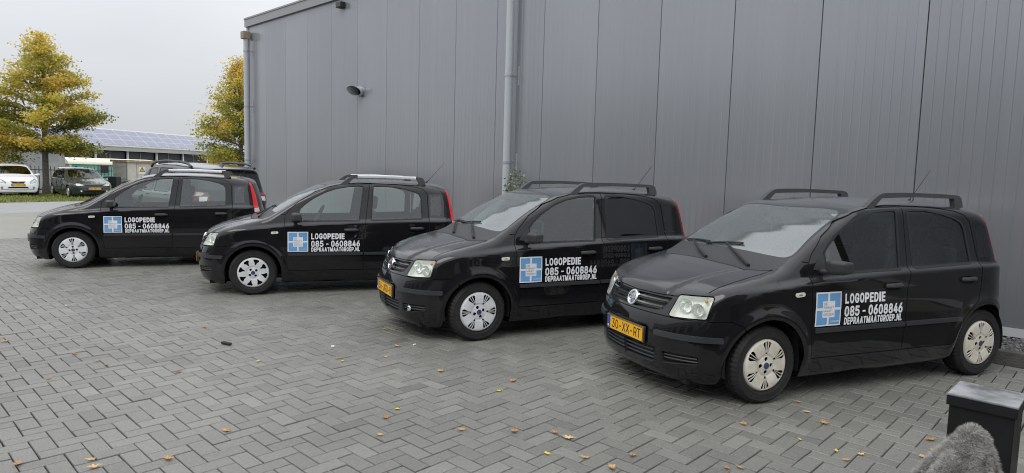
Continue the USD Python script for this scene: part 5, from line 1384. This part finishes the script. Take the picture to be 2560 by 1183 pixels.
# grass on the verge
r = np.random.default_rng(5); n = 30000
s_, w_ = r.uniform(-6, 22, n), r.uniform(.02, 6.5, n) ** 1.0
nl = np.array([-RDIR[1], RDIR[0]])
px_, py_ = RD_F[0] + RDIR[0] * s_ + nl[0] * w_, RD_F[1] + RDIR[1] * s_ + nl[1] * w_
ns = meshkit.fbm(np.stack([px_, py_, px_ * 0], 1) * .8, 3, 9)
P0 = np.stack([px_, py_, np.full(n, -.01)], 1); h_ = r.uniform(.05, .16, n) * (.5 + ns); az = r.uniform(0, 6.3, n); wv = np.stack([np.cos(az), np.sin(az), 0 * az], 1) * .022
tip = P0 + np.stack([r.normal(0, .04, n), r.normal(0, .04, n), h_], 1)
V = np.stack([P0 - wv, P0 + wv, tip], 1).reshape(-1, 3)
put('/World', 'grass', (V, np.arange(3 * n).reshape(-1, 3)), 'grass', tone=np.repeat(np.clip(ns * 1.1 - .05 + r.normal(0, .15, n), 0, 1), 3)[:, None] * np.ones(3), label='green and yellow grass of the verge under the parked cars', cat='grass', kind='stuff')

# ------------------------------------------------------------------ small things
# shrub at the downpipe
sh_ = thing('olive_shrub', 'small grey green shrub growing beside the middle downpipe', 'shrub', tuple(wl(9.52, .26)))
r = np.random.default_rng(3); st, lv = [], []
for i in range(6):
    az, le = r.uniform(0, 6.3), r.uniform(.08, .24); top = np.array([math.cos(az) * le, math.sin(az) * le, r.uniform(1.25, 1.80)])
    u = np.linspace(0, 1, 8); pts = u[:, None] * top + np.stack([r.normal(0, .02, 8), r.normal(0, .02, 8), 0 * u], 1); st.append(tube(pts, np.linspace(.010, .003, 8), 5, False))
    k = 85; uu = r.uniform(.35, 1, k); lv.append(np.stack([np.interp(uu, u, pts[:, j]) for j in range(3)], 1) + r.normal(0, .045, (k, 3)))
put(sh_, 'stems', vnf(trimesh.util.concatenate(st), 60), 'bark', kind='stuff')
fm, tn = foliage_mesh(np.vstack(lv), .055, 8, np.clip(r.normal(.5, .25, sum(map(len, lv))), 0, 1)); put(sh_, 'leaves', fm, 'olive', tone=tn, kind='stuff')

# fallen leaves
def leaf_mesh(kind, s, seed):
    r = np.random.default_rng(seed)
    if kind == 'oak':
        th = np.linspace(0, 2 * PI, 40, endpoint=False); rr = .62 + .26 * np.cos(th * 7) * np.where(np.abs(th - PI) < .5, .2, 1); x, y = rr * np.cos(th) * 1.0, rr * np.sin(th) * .62
    else:
        th = np.linspace(0, 2 * PI, 22, endpoint=False); x, y = .6 * np.cos(th) + .18 * np.cos(2 * th), .42 * np.sin(th)
    x, y = x * s, y * s
    z = s * (.10 + .34 * (x / s) ** 2 * r.uniform(.2, 1) + .5 * (y / s) ** 2 * r.uniform(.3, 1.2) + .05 * r.normal(size=len(x)))
    z = z - z.min() + .003
    V = np.vstack([np.column_stack([x, y, z]), [[0, 0, .012 * 1]], np.column_stack([x * .5, y * .5, z * .45 + .004])])
    k = len(x); F = []
    for i in range(k):
        j = (i + 1) % k; F += [(i, j, k + 1 + i), (j, k + 1 + j, k + 1 + i), (k, k + 1 + i, k + 1 + j)]
    F += []
    st = tube([(-.6 * s, 0, .01), (-1.0 * s, .05 * s, .008)], .0018, 4)
    return trimesh.util.concatenate([trimesh.Trimesh(V, F, process=False), st])
def zp(x0, y0, s, pts): return [(x0 + a / s, y0 + b / s) for a, b in pts]
oak = zp(0, 700, 2.449, [(30, 378), (455, 452), (593, 498), (650, 522), (1090, 566), (1250, 290), (298, 605), (1030, 1097), (108, 1132), (1385, 925)]) + \
    zp(800, 800, 3.0888, [(505, 75), (585, 72), (600, 205), (135, 300), (930, 398), (1490, 472), (510, 755), (465, 890), (1500, 862), (2045, 1068), (2255, 1145), (2415, 1048), (1815, 872), (1090, 850)]) + \
    zp(1400, 800, 2.8444, [(1690, 585), (1305, 742), (1185, 1055), (1280, 1052), (2035, 1000), (1880, 735)]) + zp(2200, 780, 2.936, [(370, 940), (400, 1020), (320, 1070)])
tan_ = zp(0, 700, 2.449, [(560, 1103), (578, 1150), (1580, 500)]) + zp(800, 800, 3.0888, [(1920, 915)]) + zp(1400, 800, 2.8444, [(1755, 658), (2140, 960)])
yel = zp(800, 800, 3.0888, [(175, 320), (510, 287), (1385, 550), (1755, 1038), (600, 690)]) + zp(1400, 800, 2.8444, [(1705, 852), (1965, 935)]) + zp(0, 700, 2.449, [(405, 160)])
plain('leaf_yellow', (.62, .48, .05), .6)
ZONES = [(lambda x, y: y > 1040 and x < 420, 'in the bottom left corner'), (lambda x, y: x < 250, 'at the left edge below the first car'), (lambda x, y: y < 900 and x < 700, 'below the second car'),
         (lambda x, y: x < 620, 'in the left half of the foreground paving'), (lambda x, y: y < 870 and x < 1150, 'by the front of the third car'), (lambda x, y: x < 1130 and y < 960, 'left of the third car front wheel'),
         (lambda x, y: x < 1130, 'in the middle of the bottom foreground'), (lambda x, y: y < 1000 and x < 1450, 'between the third and fourth cars'), (lambda x, y: y < 1020 and x > 1900, 'just behind the front wheel of the fourth car'),
         (lambda x, y: x < 1560, 'at the bottom right of centre'), (lambda x, y: x < 1850, 'at the bottom before the fourth car'), (lambda x, y: x < 2200, 'between the fourth car and the black box'), (lambda x, y: True, 'beside the fluffy cloth')]
ORD = ['leftmost', 'second from left', 'third from left', 'fourth from left', 'fifth from left', 'sixth from left']
def leaf_labels(lst, what):
    zn = [next(n for f, n in ZONES if f(*q)) for q in lst]; out = []
    for q, n in zip(lst, zn):
        same = sorted(k for k, m in zip(lst, zn) if m == n)
        out.append(f'{what} {n}' if len(same) == 1 else f'{ORD[same.index(q)]} {what} {n}')
    return out
for nm, lst, lab, kd, grp in (('fallen_leaf', oak, 'orange brown lobed leaf', 'oak', 'orange brown leaves on the paving'), ('fallen_leaf', tan_, 'pale tan dry leaf', 'oak', 'pale tan leaves on the paving'), ('fallen_leaf', yel, 'small yellow oval leaf', 'oval', 'yellow leaves on the paving')):
    labs = leaf_labels(lst, lab)
    for i, (a, b) in enumerate(lst):
        p = on_plane(a, b); s_ = rng.uniform(.026, .044) * (1.15 if kd == 'oak' else .75)
        m = T(leaf_mesh(kd, s_, i * 7 + len(lst)), (p[0], p[1], .002), rz=rng.uniform(0, 6.3))
        if kd == 'oval': put('/World', nm, vnf(m, 60), 'leaf_yellow', labs[i], cat='leaf', group=grp)
        else: put('/World', nm, vnf(m, 60), 'dead_leaf', labs[i], tone=np.full(3, np.clip(rng.normal(.45 if lst is oak else .95, .2 if lst is oak else .05), 0, 1)), cat='leaf', group=grp)
p = on_plane(566, 861); put('/World', 'rubber_scrap', vnf(T(rbox((.11, .035, .02), .006), (p[0], p[1], .012), rz=-.5), 40), 'scrap_black', 'small black scrap lying on the paving before the second car', cat='scrap')
p = on_plane(832, 868); put('/World', 'white_litter', vnf(T(rbox((.03, .022, .015), .005), (p[0], p[1], .008), rz=.4), 40), 'litter_white', 'larger crumb of white litter before the third car', cat='litter')
p = on_plane(1036, 863); put('/World', 'white_litter', vnf(T(rbox((.035, .012, .012), .004), (p[0], p[1], .007), rz=1.0), 40), 'litter_white', 'small white crumb near the front tyre of the third car', cat='litter')

# black box in the foreground, a fluffy cloth over a low post before it
BA_, BB_, BC_ = (on_plane(u, v, .62)[:2] for u, v in ((2370, 981), (2409.5, 953), (2545.7, 1018.4)))
fx = (BC_ - BA_); bw = np.linalg.norm(fx); fx /= bw; fy = np.array([-fx[1], fx[0]]); bd_ = (BB_ - BA_) @ fy; bang = math.atan2(fx[1], fx[0])
bb = thing('black_box', 'black metal box with a weathered grey lid in the lower right foreground', 'box', (*BA_, 0), bang)
put(bb, 'casing', vnf(T(rbox((bw - .014, bd_ - .014, .60), .006), (bw / 2, bd_ / 2, .29)), 30), 'box_black')
put(bb, 'lid', vnf(T(rbox((bw + .004, bd_ + .004, .012), .004), (bw / 2, bd_ / 2, .614)), 30), 'box_lid')
put(bb, 'lid_rim', bx(-.003, bw + .003, -.003, bd_ + .003, .565, .6075), 'box_black')
FPK = at(2436, 1066, 2.05)
fz = FPK[2]
fc = thing('fluffy_cloth', 'grey fluffy cloth hung over a low post before the black box', 'cloth', (FPK[0], FPK[1], 0))
r = np.random.default_rng(21)
def cloth_r(t, z): # radius of the draped cloth below its peak
    d = fz - z
    base = np.interp(d, [0, .012, .04, .10, .2, .35, .6, .8], [.0, .018, .035, .055, .09, .145, .22, .25])
    return base * (1 + .18 * np.cos(3 * t + 1.0) * np.clip(d / .1, 0, 1) + .17 * np.cos(9 * t + 3 * d) * np.clip(d / .12, 0, 1)) * (1 + .75 * np.clip(np.cos(t - math.radians(178)), 0, 1) ** 2 * np.clip(d / .10, 0, 1) - .22 * np.clip(np.cos(t), 0, 1) * np.clip(d / .1, 0, 1))
ts, zs_ = np.linspace(0, 2 * PI, 72, endpoint=False), np.r_[fz, fz - np.geomspace(.004, fz - .02, 46)]
V = np.array([[cloth_r(t, z) * math.cos(t), cloth_r(t, z) * math.sin(t), z] for z in zs_ for t in ts]); F = []
for j in range(len(zs_) - 1):
    for i in range(72): a, b = j * 72 + i, j * 72 + (i + 1) % 72; F += [(a, a + 72, b), (b, a + 72, b + 72)]
cm = trimesh.Trimesh(V, F, process=False); vv, nn, ff = vnf(cm, True)
put(fc, 'cloth_body', (vv, nn, ff), 'fleece', tone=np.full(3, .45))
put(fc, 'post', vnf(bx(-.025, .025, -.025, .025, -.02, fz - .03)), 'iron')
w_ = np.linalg.norm(np.cross(vv[ff[:, 1]] - vv[ff[:, 0]], vv[ff[:, 2]] - vv[ff[:, 0]]), axis=1) * (vv[ff].mean(1)[:, 2] > fz - .42); w_ /= w_.sum()
n = 150000; fi = r.choice(len(ff), n, p=w_); b = r.dirichlet((1, 1, 1), n); P = (vv[ff[fi]] * b[..., None]).sum(1); Nn = (nn[ff[fi]] * b[..., None]).sum(1)
tuft = meshkit.fbm(P * 70, 2, 3); d = Nn + r.normal(0, .5, (n, 3)) + np.stack([meshkit.fbm(P * 40, 2, k) - .5 for k in (5, 6, 7)], 1) * 1.8; d /= np.linalg.norm(d, axis=1, keepdims=True)
L_ = (.008 + .014 * tuft)[:, None]; sd_ = np.cross(d, r.normal(0, 1, (n, 3))); sd_ /= np.linalg.norm(sd_, axis=1, keepdims=True)
V = np.stack([P - sd_ * .0008, P + sd_ * .0008, P + d * L_], 1).reshape(-1, 3)
put(fc, 'pile', (V, np.arange(3 * n).reshape(-1, 3)), 'fleece', tone=np.repeat(np.clip(.55 + .7 * (tuft - .5) + r.normal(0, .12, n), 0, 1), 3)[:, None] * np.ones(3), kind='stuff')
